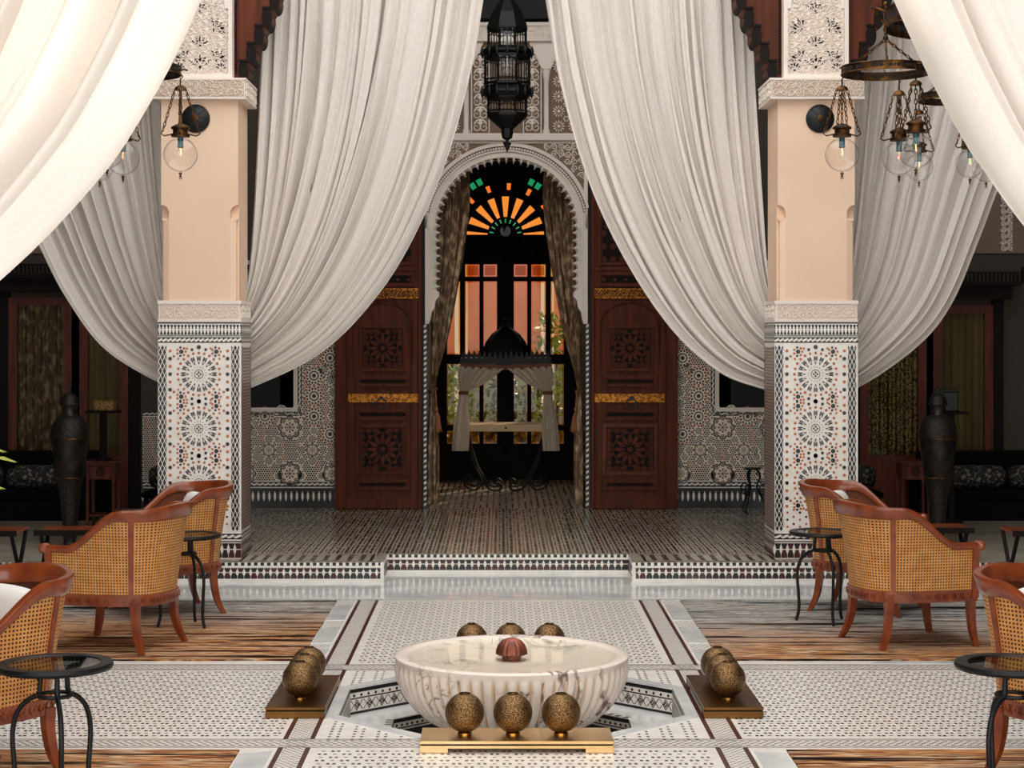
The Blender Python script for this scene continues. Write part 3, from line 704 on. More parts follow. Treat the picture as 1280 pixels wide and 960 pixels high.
        mb.build(name, ['white_tile', 'black_tile', 'maroon_tile', 'orange_tile', 'terra_tile', 'brown_tile'], col, kind='stuff', fixn=False)
    face_tiles(front(Y0), cx-HWB, cx+HWB, 'zellige_face', True)
    for sg in (-1, 1): face_tiles(lambda u, v, d, sg=sg: (cx+sg*(HWB+d), u, v), Y0, Y1+0.02, 'zellige_side', False)
    # dark carved brackets left and right of the upper panel
    for sg in (-1, 1):
        mb = MB(); FB = lambda u, v, d, sg=sg: (cx+sg*u, Y0+0.10-d, v); w0 = w
        prof = [(w0, 3.49), (w0+0.055, 3.49)]
        u, z = w0+0.055, 3.49
        steps = []
        for k in range(5):
            for i in range(1, 7):
                a = -pi/2+pi*0.5*i/6; steps.append((u+0.055*cos(a)*0.9, z+0.085+0.075*sin(a)))
            u += 0.055; z += 0.125; steps.append((u-0.012, z-0.02)); steps.append((u, z))
        prof += steps + [(u, 4.62), (w0, 4.62)]
        mb.prism(FB, prof, -0.22, 0.0, back=True)
        b1 = mb.build('bracket', 'wood', col)
        mb = MB(); u, z = w0+0.055, 3.49
        for k in range(5):
            mb.prism(FB, [(u+0.05*cos(2*pi*i/14)*0.72+0.012, z+0.085+0.075*sin(2*pi*i/14)) for i in range(14)], -0.23, 0.012, back=True)
            mb.box(*sorted((cx+sg*(u-0.02), cx+sg*(u+0.04))), Y0+0.08, Y0+0.32, z+0.148, z+0.165)
            u += 0.055; z += 0.125
        mb.build('bracket_scroll', 'wood_dark', b1)
        mb = MB()
        for i in range(70): z = 3.56+i*0.02; mb.sphere((cx+sg*(w0+0.014), Y0+0.098, z), 0.009, 6, 4)
        mb.build('beading', 'wood_dark', b1, kind='stuff', fixn=False)
    return col
M['terra_ground'] = mat('pale_terracotta_ground', 'e6d2c4', 0.9)
for cx in (-CXL, CXL):
    c = column(cx)
# --- gallery roof raised for daylight, added unseen roofs and side walls, back wall
mb = MB(); mb.box(-5.6, 5.6, 12.75, 20.6, 7.4, 7.7); struct(mb.build('ceiling', 'ceiling'))
mb = MB(); mb.box(-5.6, 5.6, 12.85, 13.45, 7.1, 7.4); struct(mb.build('trim_1', 'wood'))
for sg, nm in ((-1, 'unseen_roof_left'), (1, 'unseen_roof_right')):     # unseen side gallery roofs, their span set to shape the daylight
    mb = MB(); u0, u1 = sorted((sg*2.95, sg*5.6)); mb.box(u0, u1, 4.05, 12.85, 5.2, 5.5); struct(mb.build(nm, 'ceiling'))
mb = MB(); mb.box(-5.6, 5.6, -0.6, 4.05, 5.0, 5.3); struct(mb.build('unseen_roof_near', 'ceiling'))  # unseen near roof, added to keep light off the near curtains
for sg, nm in ((-1, 'unseen_wall_left'), (1, 'unseen_wall_right')):
    mb = MB(); u0, u1 = sorted((sg*5.6, sg*5.8)); mb.box(u0, u1, -0.6, 20.6, 0.0, 7.7); struct(mb.build(nm, 'dark_wall'))  # unseen side walls, added to cut light from the sides
WY = 16.70; DW = 0.745
# back wall with the doorway (|x| < DW) and the two windows
WIN0, WIN1, WZ0, WZ1 = 1.93, 3.02, 1.05, 2.35
mb = MB()
mb.box(-DW, DW, WY, WY+0.2, 3.30, 7.4)
for sg in (-1, 1):
    def bx(a, b, z0, z1):
        u0, u1 = sorted((sg*a, sg*b)); mb.box(u0, u1, WY, WY+0.2, z0, z1)
    bx(DW, WIN0, PZ, 7.4); bx(WIN0, WIN1, PZ, WZ0); bx(WIN0, WIN1, WZ1, 7.4); bx(WIN1, 5.6, PZ, 7.4)
wall = struct(mb.build('wall_back', 'dark_wall'))
mb = MB(); mb.box(-5.6, 5.6, WY-0.14, WY, 4.56, 4.9); mb.box(-5.6, 5.6, WY-0.06, WY, 4.9, 7.4); mb.build('cedar_band', 'ceiling', wall)
# zellige dado on it
WF = front(WY); zm = ['cream_tile', 'black_tile', 'terra_tile', 'brown_tile', 'white_tile']
for sg in (-1, 1):
    mb = MB(); u0, u1 = sorted((sg*1.50, sg*3.30))
    rects = [(1.50, WIN0-0.075, 0.385, 2.6), (WIN0-0.075, 3.3, 0.385, WZ0-0.075)]
    for (a, b, z0, z1) in rects:
        ua, ub = sorted((sg*a, sg*b)); mb.qflat(WF, ua, ub, z0, z1, 0.0006, 0)
    av = []
    def ro(x, z, r, n, k):
        av.append((sg*x, z, r)); rosette(mb, WF, (sg*x, z), r, n, 0, 1, 2, k)
    for z in (0.97, 1.155, 1.34): ro(1.745, z, 0.085, 14, 0)
    for (x, z) in ((1.60, 0.81), (1.60, 1.50), (2.19, 0.97), (1.745, 1.70), (1.60, 1.90), (1.745, 2.1)): ro(x, z, 0.085, 14, 0)
    for (x, z) in ((1.86, 0.76), (2.07, 0.76), (1.86, 0.565), (2.06, 0.565), (1.62, 0.60), (2.27, 0.60), (2.29, 0.82), (1.68, 0.40+0.03), (1.86, 0.43), (2.07, 0.43), (1.745, 0.84)): ro(x, z, 0.036, 8, 1)
    for (x, z, r) in ((1.965, 0.87, 0.108), (1.965, 0.45, 0.108), (2.40, 0.87, 0.1), (1.585, 0.45, 0.085), (2.37, 0.45, 0.1)): ro(x, z, r, 8, 2)
    for (x0, z0) in ((1.76, 0.665), (2.155, 0.665)):
        ro(x0, z0, 0.062, 8, 2)
        for (a, b) in ((0.098, 0), (-0.098, 0), (0, 0.098), (0, -0.098)): ro(x0+a, z0+b, 0.042, 8, 1)
    for (x, z) in ((1.9, 1.03), (2.04, 1.03), (1.575, 0.98), (1.58, 1.085), (1.575, 1.19), (1.6, 1.3), (1.655, 1.40), (1.56, 1.36), (2.3, 1.0), (1.66, 1.6), (1.56, 1.7), (1.68, 1.85)): ro(x, z, 0.045, 8, 1)
    for (a, b, z0, z1) in rects:
        ua, ub = sorted((sg*a, sg*b)); hexfield(mb, WF, ua, ub, z0, z1, 0.0215, [1, 1, 2, 1, 3, 1], av)
    ua, ub = sorted((sg*1.50, sg*3.3))
    rope_row(mb, WF, ua, ub, 0.335, 0.375, 0.05, 4, 1); mb.qflat(WF, ua, ub, 0.32, 0.33, 0.001, 4); mb.qflat(WF, ua, ub, 0.376, 0.384, 0.001, 4)
    spindle_row(mb, WF, ua, ub, 0.17, 0.30, 0.05, 4, [1]); mb.qflat(WF, ua, ub, 0.30, 0.318, 0.001, 1); mb.qflat(WF, ua, ub, PZ, 0.17, 0.001, 1)
    # rope border round the window
    rope_row(mb, WF, *sorted((sg*(WIN0-0.035), sg*3.3)), WZ0-0.073, WZ0-0.038, 0.05, 4, 1)
    rope_row(mb, WF, WZ0-0.073, 2.5, *sorted((sg*(WIN0-0.038), sg*(WIN0-0.073))), 0.05, 4, 1, vert=True)
    mb.build('zellige_dado', zm, wall, kind='stuff', fixn=False)
    # window: marble surround, dark glass, dark reveal behind
    mb = MB()
    def fb(a, b, z0, z1):
        u0, u1 = sorted((sg*a, sg*b)); mb.box(u0, u1, WY-0.012, WY+0.12, z0, z1)
    fb(WIN0-0.036, WIN0+0.0, WZ0-0.036, WZ1+0.036); fb(WIN1, WIN1+0.036, WZ0-0.036, WZ1+0.036); fb(WIN0, WIN1, WZ0-0.036, WZ0); fb(WIN0, WIN1, WZ1, WZ1+0.036)
    wn = struct(mb.build('window_1' if sg < 0 else 'window_2', 'stucco'))
    u0, u1 = sorted((sg*WIN0, sg*WIN1))
    mb = MB(); mb.box(u0, u1, WY+0.05, WY+0.056, WZ0, WZ1); mb.build('window_pane', 'window_glass', wn)
    mb = MB(); mb.box(u0, u1, WY+0.14, WY+0.15, WZ0, WZ1); mb.build('window_blind', 'wood_dark', wn)

# --- vestibule behind the doorway
mb = MB()
for sg in (-1, 1):
    u0, u1 = sorted((sg*0.80, sg*0.95)); mb.box(u0, u1, WY+0.2, 20.0, PZ, 7.4)
struct(mb.build('wall_vestibule', 'wood_dark'))
# --- stucco arch
AZ, AR, AY = 2.67, 0.645, WY-0.10
mb = MB(); F = front(WY-0.02)
n = 40; inner = [(AR*cos(pi*i/n), AZ+AR*sin(pi*i/n)) for i in range(n+1)]
ZT, XT = 3.47, 0.735
# side jambs with stepped foot
jamb = [(XT, 1.81), (XT, AZ), (AR, AZ), (AR, 2.12), (AR-0.035, 2.10), (AR-0.04, 2.06), (AR-0.005, 2.02), (AR+0.005, 1.95), (AR+0.03, 1.92), (AR+0.04, 1.86), (AR+0.055, 1.81)]
for sg in (1, -1): mb.prism(F, [(sg*u, v) for u, v in jamb], -0.15, 0.05, back=True)
for i in range(n):
    a, b = inner[i], inner[i+1]
    def outer(p):
        dx, dz = p[0], p[1]-AZ; k = min(XT/max(abs(dx), 1e-6), (ZT-AZ)/max(abs(dz), 1e-6)); return (dx*k, AZ+dz*k)
    oa, ob = outer(a), outer(b); pts = [a, b, ob, oa]
    if abs(oa[0]-ob[0]) > 1e-6 and abs(oa[1]-ob[1]) > 1e-6: pts = [a, b, ob, (XT if oa[0] > 0 else -XT, ZT), oa]
    mb.prism(F, pts, -0.15, 0.05, back=True)
arch = struct(mb.build('trim_2', 'wall_stucco'))
mb = MB(); FA = front(WY-0.07)
mb.ring(FA, (0, AZ), 0.745, 0.770, 0, 0.03, 48, 0, 0.25, pi-0.25); mb.ring(FA, (0, AZ), AR+0.0, AR+0.02, 0, 0.012, 48, 0, 0, pi)
mb.ring(FA, (0, AZ), 0.696, 0.711, 0, 0.022, 48, 0, 0.0, pi)
for sg in (-1, 1):
    for (a, b) in ((0.700, 0.712), (0.720, 0.735)): mb.rect(FA, *sorted((sg*a, sg*b)), 1.83, AZ if a < 0.715 else ZT, 0, 0.012)
mb.rect(FA, -0.76, 0.76, ZT-0.005, ZT+0.035, -0.05, 0.045); mb.rect(FA, -0.76, 0.76, ZT+0.035, ZT+0.06, -0.05, 0.03); mb.rect(FA, -XT, XT, ZT-0.03, ZT-0.015, 0, 0.012)
mb.build('arch_moulding', 'wall_stucco', arch)
mb = MB()
for k in range(88):                                          # beads of the archivolt
    a = pi*(k+0.5)/88; c = (0.728*cos(a), AZ+0.728*sin(a))
    if abs(c[0]) < XT-0.005: mb.prism(FA, ngon(c, 0.012, 6, a, 1.0, 1.0), 0, 0.012)
for sg in (-1, 1):
    for k in range(32): mb.prism(FA, ngon((sg*0.690, 1.86+k*0.025), 0.009, 6), 0, 0.01)
mb.build('arch_bead', 'wall_stucco', arch, kind='stuff', fixn=False)
mb = MB(); mb.ring(FA, (0, AZ), 0.711, 0.745, 0, 0.001, 48, 0, 0.20, pi-0.20); mb.build('bead_shade', 'wall_stucco_dark', arch, fixn=False)  # dark ring paints the shade behind the archivolt beads
mb = MB(); ok = lambda u, v: u*u+(v-AZ)**2 > 0.80**2 and abs(u) < 0.70 and v < ZT-0.05
scrolls(mb, FA, -0.71, 0.71, AZ+0.32, ZT-0.03, 0.062, ok=lambda u, v: ok(u, v), mirror=0, w=0.008, d=0.014)
mb.build('spandrel_carving', 'wall_stucco', arch, kind='stuff', fixn=False)
mb = MB()
for sg in (-1, 1):
    pts = [(sg*0.78*cos(a), AZ+0.78*sin(a)) for a in [0.46+i*(pi/2-0.60)/14 for i in range(15)]] + [(sg*0.10, ZT-0.032), (sg*0.715, ZT-0.032)]
    mb.flat(FA, pts, 0.0012)
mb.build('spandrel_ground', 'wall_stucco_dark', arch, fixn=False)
def scallops(name, rr, y0, th, m):                           # hanging cusps round the opening, each its own piece
    N_ = 29; proto = None
    me = None
    items = [(rr*cos(pi*(k+0.5)/N_), AZ+rr*sin(pi*(k+0.5)/N_), pi*(k+0.5)/N_) for k in range(N_)]
    zz = AZ-0.03
    while zz > 2.14:
        items += [(rr, zz, 0.0), (-rr, zz, pi)]; zz -= 0.0699
    for (x, z, a) in items:
        if me is None:
            q = MB(); L_ = 0.0352; rb = 0.0300
            arc = [(-0.014+rb*cos(t), L_-rb*sin(t)) for t in [math.radians(100*i/8) for i in range(9)]]
            pts = [(0.05, -L_), (0.05, L_), (rb-0.014, L_)] + arc[1:] + [(u, -v) for u, v in reversed(arc[1:])] + [(rb-0.014, -L_)]
            q.prism(lambda u, v, d: (u, -d, v), pts, 0, th, back=True); o = q.build(name, m, arch); me = o.data
        else:
            o = bpy.data.objects.new(name, me); COL.objects.link(o); o.parent = arch
        o.location = (x, y0, z); o.rotation_euler = (0, -a, 0)
scallops('cusp', AR-0.012, WY-0.02, 0.05, 'wall_stucco')
scallops('rear_cusp', AR-0.022, WY+0.10, 0.06, 'wall_stucco')
mb = MB()
for sg in (-1, 1):
    FJ = front(WY-0.03); u0, u1 = sorted((sg*0.722, sg*0.748)); mb.rect(FJ, u0, u1, PZ, 1.81, -0.03, 0.0, 1)
    for k in range(34): 
        z = PZ+0.02+k*0.049; mb.flat(FJ, [(u0, z), (u1, z+0.016*sg*0+0.012), (u1, z+0.034), (u0, z+0.022)], 0.001, 0)
mb.build('jamb_tiles', ['white_tile', 'black_tile'], arch, kind='stuff', fixn=False)
# --- carved upper wall over the arch
UF = front(WY-0.03)
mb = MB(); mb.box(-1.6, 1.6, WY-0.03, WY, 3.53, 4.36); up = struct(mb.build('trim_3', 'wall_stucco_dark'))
mb = MB(); mb.box(-1.6, 1.6, WY-0.09, WY, 4.37, 4.52); mb.box(-1.6, 1.6, WY-0.11, WY, 4.36, 4.385); mb.box(-1.6, 1.6, WY-0.11, WY, 4.50, 4.53); mb.build('frieze', 'wall_stucco', up)
mb = MB(); scrolls(mb, front(WY-0.09), -1.2, 1.2, 4.395, 4.495, 0.05, mirror=0, w=0.006, d=0.008); mb.build('frieze_carving', 'wall_stucco', up, kind='stuff', fixn=False)
for sg in (-1, 1):
    mb = MB(); cx = sg*0.362
    mb.lathe([(0.034, 3.53), (0.034, 3.56), (0.024, 3.575), (0.024, 3.99), (0.03, 4.0), (0.024, 4.01), (0.036, 4.06), (0.042, 4.11)], 12, (cx, WY-0.06, 0)); mb.box(cx-0.045, cx+0.045, WY-0.105, WY-0.02, 4.11, 4.135)
    mb.build('colonnette', 'wall_stucco', up, smooth=40)
    mb = MB()
    for (c, r) in ((0.60, 0.215), (0.165, 0.175)):            # little arches springing from the colonnettes
        mb.ring(UF, (sg*c, 4.135), r-0.03, r, 0, 0.05, 20, 0, 0, pi)
    mb.prism(UF, [(cx-0.05, 4.135), (cx+0.05, 4.135), (cx+0.16, 4.36), (cx-0.16, 4.36)], 0, 0.04); mb.build('springer', 'wall_stucco', up)
    mb = MB(); ss = sg*0.235
    for k in range(6):
        z = 3.59+k*0.115
        for s2 in (-1, 1): spiral(mb, UF, (ss+s2*0.035, z), 0.045, s2, pi/2, 1.3, 0.009, 0.02)
        mb.prism(UF, ngon((ss, z+0.045), 0.022, 6, 0, 0.8, 1.3), 0, 0.022); mb.ring(UF, (ss, z+0.015), 0.05, 0.062, 0, 0.018, 14, 0, 0.2, pi-0.2)
    mb.rect(UF, ss-0.085, ss-0.075, 3.54, 4.2, 0, 0.02); mb.rect(UF, ss+0.075, ss+0.085, 3.54, 4.2, 0, 0.02)
    mb.build('palmette_strip', 'wall_stucco', up, kind='stuff', fixn=False)
    mb = MB()
    for iu in range(7):
        for iz in range(7):
            c = (sg*(0.475+iu*0.135), 3.60+iz*0.135)
            if c[1] > 4.33: continue
            mb.prism(UF, ngon(c, 0.014, 8), 0, 0.02)
            for k in range(12):
                a = 2*pi*k/12; mb.prism(UF, rotpts([(0.020, 0), (0.042, 0.006), (0.058, 0), (0.042, -0.006)], c, a), 0, 0.014)
            cc = (c[0]+sg*0.0675, c[1]+0.0675)
            for k in range(6):
                a = 2*pi*k/6; mb.prism(UF, ngon((cc[0]+0.021*cos(a), cc[1]+0.021*sin(a)), 0.008, 5), 0, 0.014)
    mb.build('star_carving', 'wall_stucco', up, kind='stuff', fixn=False)

# --- big wooden doors folded back beside the arch
def door(sg, nm):
    x0, x1 = 0.765, 1.545
    def U(a): return sg*a
    Yd = WY-0.10; F = lambda u, v, d: (sg*u, Yd-d, v); z0, z1 = PZ+0.005, 4.30
    mb = MB(); mb.rect(F, x0, x1, z0, z1, -0.06, 0.0)
    d = struct(mb.build(nm, 'wood'))
    ia, ib = x0+0.035, x1-0.115                                # wicket frame
    def panel(name, u0, u1, v0, v1, carved=None, m='wood'):
        mb = MB(); w = 0.022
        for (a, b, c, e) in ((u0, u1, v0, v0+w), (u0, u1, v1-w, v1), (u0, u0+w, v0+w, v1-w), (u1-w, u1, v0+w, v1-w)): mb.rect(F, a, b, c, e, 0, 0.030)
        for (a, b, c, e) in ((u0-0.01, u1+0.01, v0-0.01, v0), (u0-0.01, u1+0.01, v1, v1+0.01), (u0-0.01, u0, v0, v1), (u1, u1+0.01, v0, v1)): mb.rect(F, a, b, c, e, 0, 0.014)
        mb.rect(F, u0+w*1.6, u1-w*1.6, v0+w*1.6, v1-w*1.6, 0, 0.008, 1)
        p = mb.build(name, [m, 'wood_dark'], d)
        if carved:
            mb = MB(); cu, cv = (u0+u1)/2, (v0+v1)/2; R = min(u1-u0, v1-v0)/2-0.045; FF = lambda u, v, dd: F(u, v, 0.008+dd)
            if carved == 'star':
                for k in range(12):
                    a = 2*pi*k/12; mb.prism(FF, rotpts([(R*0.22, 0), (R*0.45, R*0.11), (R*0.72, R*0.07), (R*0.8, 0), (R*0.72, -R*0.07), (R*0.45, -R*0.11)], (cu, cv), a), 0, 0.010)
                    mb.prism(FF, ngon((cu+R*0.92*cos(a+0.26), cv+R*0.92*sin(a+0.26)), R*0.09, 6), 0, 0.008)
                mb.ring(FF, (cu, cv), R*0.82, R*0.87, 0, 0.007, 24); mb.prism(FF, ngon((cu, cv), R*0.14, 10), 0, 0.012)
                nn = 7
                for i in range(nn):
                    for j in range(nn):
                        p_ = (u0+0.05+(u1-u0-0.1)*i/(nn-1), v0+0.05+(v1-v0-0.1)*j/(nn-1))
                        if (p_[0]-cu)**2+(p_[1]-cv)**2 > (R*1.02)**2: mb.prism(FF, ngon(p_, 0.02, 6), 0, 0.007); mb.ring(FF, p_, 0.024, 0.030, 0, 0.006, 8)
            else:
                n_ = 6
                for i in range(n_): mb.prism(FF, ngon((u0+0.05+(u1-u0-0.1)*i/(n_-1), cv), 0.014, 8), 0, 0.008)
            mb.build('carving', 'wood' if carved == 'star' else 'wood_red', p, fixn=False)
        return p
    # stiles and rails of the frame
    for (nmp, u0, u1, v0, v1, t) in (('outer_stile', x1-0.10, x1, z0, z1, 0.035), ('hinge_stile', x0, x0+0.03, z0, z1, 0.03), ('bottom_rail', x0+0.03, x1-0.10, z0, z0+0.10, 0.03)):
        mb = MB(); mb.rect(F, u0, u1, v0, v1, 0, t); mb.build(nmp, 'wood', d, bevel=0.004)
    for (u0, u1) in ((ia, ia+0.06), (ib-0.06, ib)):
        mb = MB(); mb.rect(F, u0, u1, z0+0.10, 2.03, 0, 0.016); mb.build('wicket_stile', 'wood', d, bevel=0.004)
    pu0, pu1 = ia+0.075, ib-0.075
    panel('low_panel', pu0, pu1, 0.315, 0.405); panel('square_panel', pu0, pu1, 0.455, 0.90, 'star', 'wood_red' if sg > 0 else 'wood'); panel('slot_panel', pu0, pu1, 0.945, 1.04)
    panel('slot_panel', pu0, pu1, 1.245, 1.335); panel('square_panel', pu0+0.03, pu1-0.03, 1.385, 1.795, 'star')
    mb = MB(); cu = (ia+ib)/2
    mb.prism(F, [(cu+0.25*cos(a), 1.80+0.19*sin(a)) for a in [pi*i/20 for i in range(21)]], 0, 0.010); mb.build('arch_panel', 'wood', d)
    mb = MB(); path = [Vector(F(cu+0.262*cos(a), 1.80+0.205*sin(a), 0.02)) for a in [pi*i/40 for i in range(41)]]
    path = [Vector(F(cu+0.262, 1.45+0.35*i/14, 0.02)) for i in range(14)] + path + [Vector(F(cu-0.262, 1.80-0.35*i/14, 0.02)) for i in range(1, 15)]
    for ph in (0, pi):
        tw = []
        for i in range(len(path)*2-1):
            p = path[i//2] if i % 2 == 0 else (path[i//2]+path[i//2+1])/2
            tw.append((p.x+0.007*cos(i*1.2+ph), p.y-0.006*abs(sin(i*0.6+ph)), p.z+0.007*sin(i*1.2+ph)))
        mb.tube(tw, 0.006, 5)
    mb.build('rope_moulding', 'wood', d, smooth=60)
    for (v0, v1, a, b) in ((1.10, 1.18, ia-0.005, ib), (2.035, 2.13, x0+0.01, x1-0.10)):
        mb = MB(); mb.rect(F, a, b, v0, v1, 0, 0.022); bnd = mb.build('brass_band', 'gold_band', d, bevel=0.003); bnd['label'] = 'etched brass band'
        mb = MB(); k = 12 if v0 > 2 else 5
        for i in range(k):
            c = (a+(b-a)*(i+0.5)/k, (v0+v1)/2)
            mb.ring(F, c, 0.018, 0.026, 0.022, 0.027, 10); mb.prism(F, ngon(c, 0.008, 6), 0.022, 0.028)
            for s2 in (-1, 1): mb.prism(F, ngon((c[0]+0.03, c[1]+s2*0.028), 0.008, 5), 0.022, 0.026)
        mb.build('band_boss', 'wood_dark' if v0 > 2 else 'gold_band', bnd, fixn=False)
    mb = MB(); mb.ring(F, (cu+0.01, 1.095), 0.036, 0.05, 0.03, 0.045, 18); mb.prism(F, ngon((cu+0.01, 1.145), 0.016, 8), 0.02, 0.05); kn = mb.build('ring_knocker', 'iron', d, smooth=40); kn['label'] = 'black ring knocker'
    # upper part
    panel('boss_panel', ia+0.03, x1-0.12, 2.15, 2.27, 'boss'); panel('tall_panel', ia+0.03, x1-0.12, 2.34, 3.15, 'star'); panel('boss_panel', ia+0.03, x1-0.12, 3.22, 3.34, 'boss'); panel('tall_panel', ia+0.03, x1-0.12, 3.40, 4.2, 'star')
    for v in (2.29, 3.17): 
        mb = MB(); mb.rect(F, x0+0.03, x1-0.10, v, v+0.035, 0, 0.02); mb.build('rail', 'wood', d)
    return d
door(-1, 'door_1'); door(1, 'door_2')

# --- glazed garden screen with stained fanlight
GY = 20.0; mb = MB(); GF = front(GY); PXS = [(0.165, 0.145), (0.36, 0.155), (0.565, 0.14)]
rows = [(2.345, 2.48), (1.50, 2.295), (0.735, 1.395), (0.53, 0.67)]
def gbox(u0, u1, v0, v1): mb.rect(GF, u0, u1, v0, v1, -0.06, 0.0)
xs = sorted([s*c for c, w in PXS for s in (-1, 1)])
cols = [(x-w/2, x+w/2) for c, w in PXS for x in (c, -c)]; cols.sort()
edges = [-0.80]+[e for c in cols for e in c]+[0.80]
for k in range(0, len(edges), 2): gbox(edges[k], edges[k+1], PZ, 2.66)
for (u0, u1) in cols:
    zs = [PZ]+[e for r in sorted(rows) for e in r]+[2.66]
    for k in range(0, len(zs), 2): gbox(u0, u1, zs[k], zs[k+1])
scr = struct(mb.build('window_3', 'wood_dark'))
mb = MB(); mb.rect(GF, -0.80, 0.80, 2.58, 2.66, 0, 0.05); mb.rect(GF, -0.80, 0.80, 2.49, 2.52, 0, 0.03); mb.rect(GF, -0.02, 0.02, 0.2, 2.58, 0, 0.03); mb.rect(GF, -0.8, 0.8, 0.44, 0.50, 0, 0.03); mb.build('transom', 'wood_dark', scr)
for (u0, u1) in cols:
    for ri, (v0, v1) in enumerate(rows):
        w = 0.016; F2 = lambda u, v, d: (u, GY+0.03-d, v)
        mb = MB(); mb.rect(F2, u0+w, u1-w, v0+w, v1-w, 0, 0.006); p = mb.build('pane', 'amber_pane' if ri in (0, 3) else 'clear_pane', scr)
        mb = MB()
        for (a, b, c, e) in ((u0, u1, v0, v0+w), (u0, u1, v1-w, v1), (u0, u0+w, v0+w, v1-w), (u1-w, u1, v0+w, v1-w)): mb.rect(F2, a, b, c, e, 0, 0.008)
        mb.build('bevel', 'amber_edge', p)
# fanlight: black tracery with coloured pieces
FZ = 2.80; F2 = lambda u, v, d: (u, GY+0.0-d, v)
mb = MB()
holes = []
pet = [pi*k/8 for k in range(9)]
def frame_ring():
    # solid backing built as sectors between the petals
    pass
def sector(a0, a1, r0, r1, n=3):
    a = [a0+(a1-a0)*i/n for i in range(n+1)]
    return [(r0*cos(t), FZ+r0*sin(t)) for t in a]+[(r1*cos(t), FZ+r1*sin(t)) for t in reversed(a)]
ha = 0.105
mb.prism(F2, sector(0, pi, 0.0001, 0.13, 16), -0.04, 0); mb.prism(F2, sector(0, pi, 0.175, 0.195, 24), -0.04, 0)
dr = [pi*(k+0.5)/9 for k in range(9)]
for k in range(10): mb.prism(F2, sector(dr[k-1]+0.05 if k else 0, dr[k]-0.05 if k < 9 else pi, 0.13, 0.175), -0.04, 0)
for k in range(8): mb.prism(F2, sector(pet[k]+0.095, pet[k+1]-0.095, 0.195, 0.42), -0.04, 0)
for k in range(9):
    a0, a1 = max(0, pet[k]-0.1), min(pi, pet[k]+0.1)
    mb.prism(F2, sector(a0, a1, 0.42, 0.47), -0.04, 0)
ringN = 22
for k in range(8): mb.prism(F2, sector(pet[k]+0.1, pet[k+1]-0.1, 0.42, 0.47), -0.04, 0)
for (r0, r1, nseg, off) in ((0.47, 0.585, 22, 0.0),):
    for k in range(nseg):
        a0, a1 = pi*k/nseg, pi*(k+1)/nseg
        if k % 3 != 1: mb.prism(F2, sector(a0, a1, r0, r1), -0.04, 0)
        else:
            mb.prism(F2, sector(a0, a0+(a1-a0)*0.22, r0, r1), -0.04, 0); mb.prism(F2, sector(a1-(a1-a0)*0.22, a1, r0, r1), -0.04, 0); mb.prism(F2, sector(a0, a1, r0, r0+0.02), -0.04, 0); mb.prism(F2, sector(a0, a1, r1-0.02, r1), -0.04, 0)
# outer ring: up to the vestibule walls and ceiling
for k in range(24):
    a0, a1 = pi*k/24, pi*(k+1)/24
    if k in (4, 5, 7, 8, 15, 16, 18, 19): 
        mb.prism(F2, sector(a0, a1, 0.585, 0.60), -0.04, 0); mb.prism(F2, sector(a0, a1, 0.675, 0.80), -0.04, 0); mb.prism(F2, sector(a0, a0+0.02, 0.6, 0.675), -0.04, 0); mb.prism(F2, sector(a1-0.02, a1, 0.6, 0.675), -0.04, 0)
    else: mb.prism(F2, sector(a0, a1, 0.585, 0.80), -0.04, 0)
mb.rect(F2, -0.80, 0.80, 3.58, 7.4, -0.06, 0)
for sg in (-1, 1): mb.prism(F2, [(sg*0.80, FZ), (sg*0.80, 3.6)]+[(sg*0.79*cos(a), FZ+0.79*sin(a)) for a in [pi/2-pi/2*i/10 for i in range(11)]], -0.06, 0)
mb.rect(F2, -0.80, 0.80, 2.66, FZ+0.002, -0.06, 0)
mb.build('fanlight_tracery', 'wood_dark', scr)
F3 = lambda u, v, d: (u, GY+0.03-d, v)
for k in range(9):
    mb = MB(); mb.prism(F3, sector(max(0, pet[k]-0.097), min(pi, pet[k]+0.097), 0.19, 0.425), 0, 0.006); mb.build('amber_petal', 'amber_pane', scr)
for k in range(9):
    mb = MB(); mb.prism(F3, sector(dr[k]-0.055, dr[k]+0.055, 0.128, 0.178), 0, 0.006); mb.build('green_drop', 'green_pane', scr)
for k in range(22):
    if k % 3 == 1:
        mb = MB(); mb.prism(F3, sector(pi*k/22, pi*(k+1)/22, 0.48, 0.58), 0, 0.006); mb.build('orange_blossom', 'orange_pane', scr)
for k in (4, 5, 7, 8, 15, 16, 18, 19):
    mb = MB(); mb.prism(F3, sector(pi*k/24, pi*(k+1)/24, 0.595, 0.68), 0, 0.006); mb.build('green_leaf_pane', 'green_pane', scr)
for k in range(8):
    a = (pet[k]+pet[k+1])/2; mb = MB(); mb.prism(F2, rotpts([(0.36, 0), (0.42, 0.018), (0.45, 0), (0.42, -0.012)], (0, FZ), a), 0, 0.006); mb.build('blue_leaf', 'blue_pane', scr)
mb = MB(); mb.prism(F2, ngon((0, FZ+0.04), 0.06, 12), 0, 0.008); mb.build('red_heart', 'red_pane', scr)

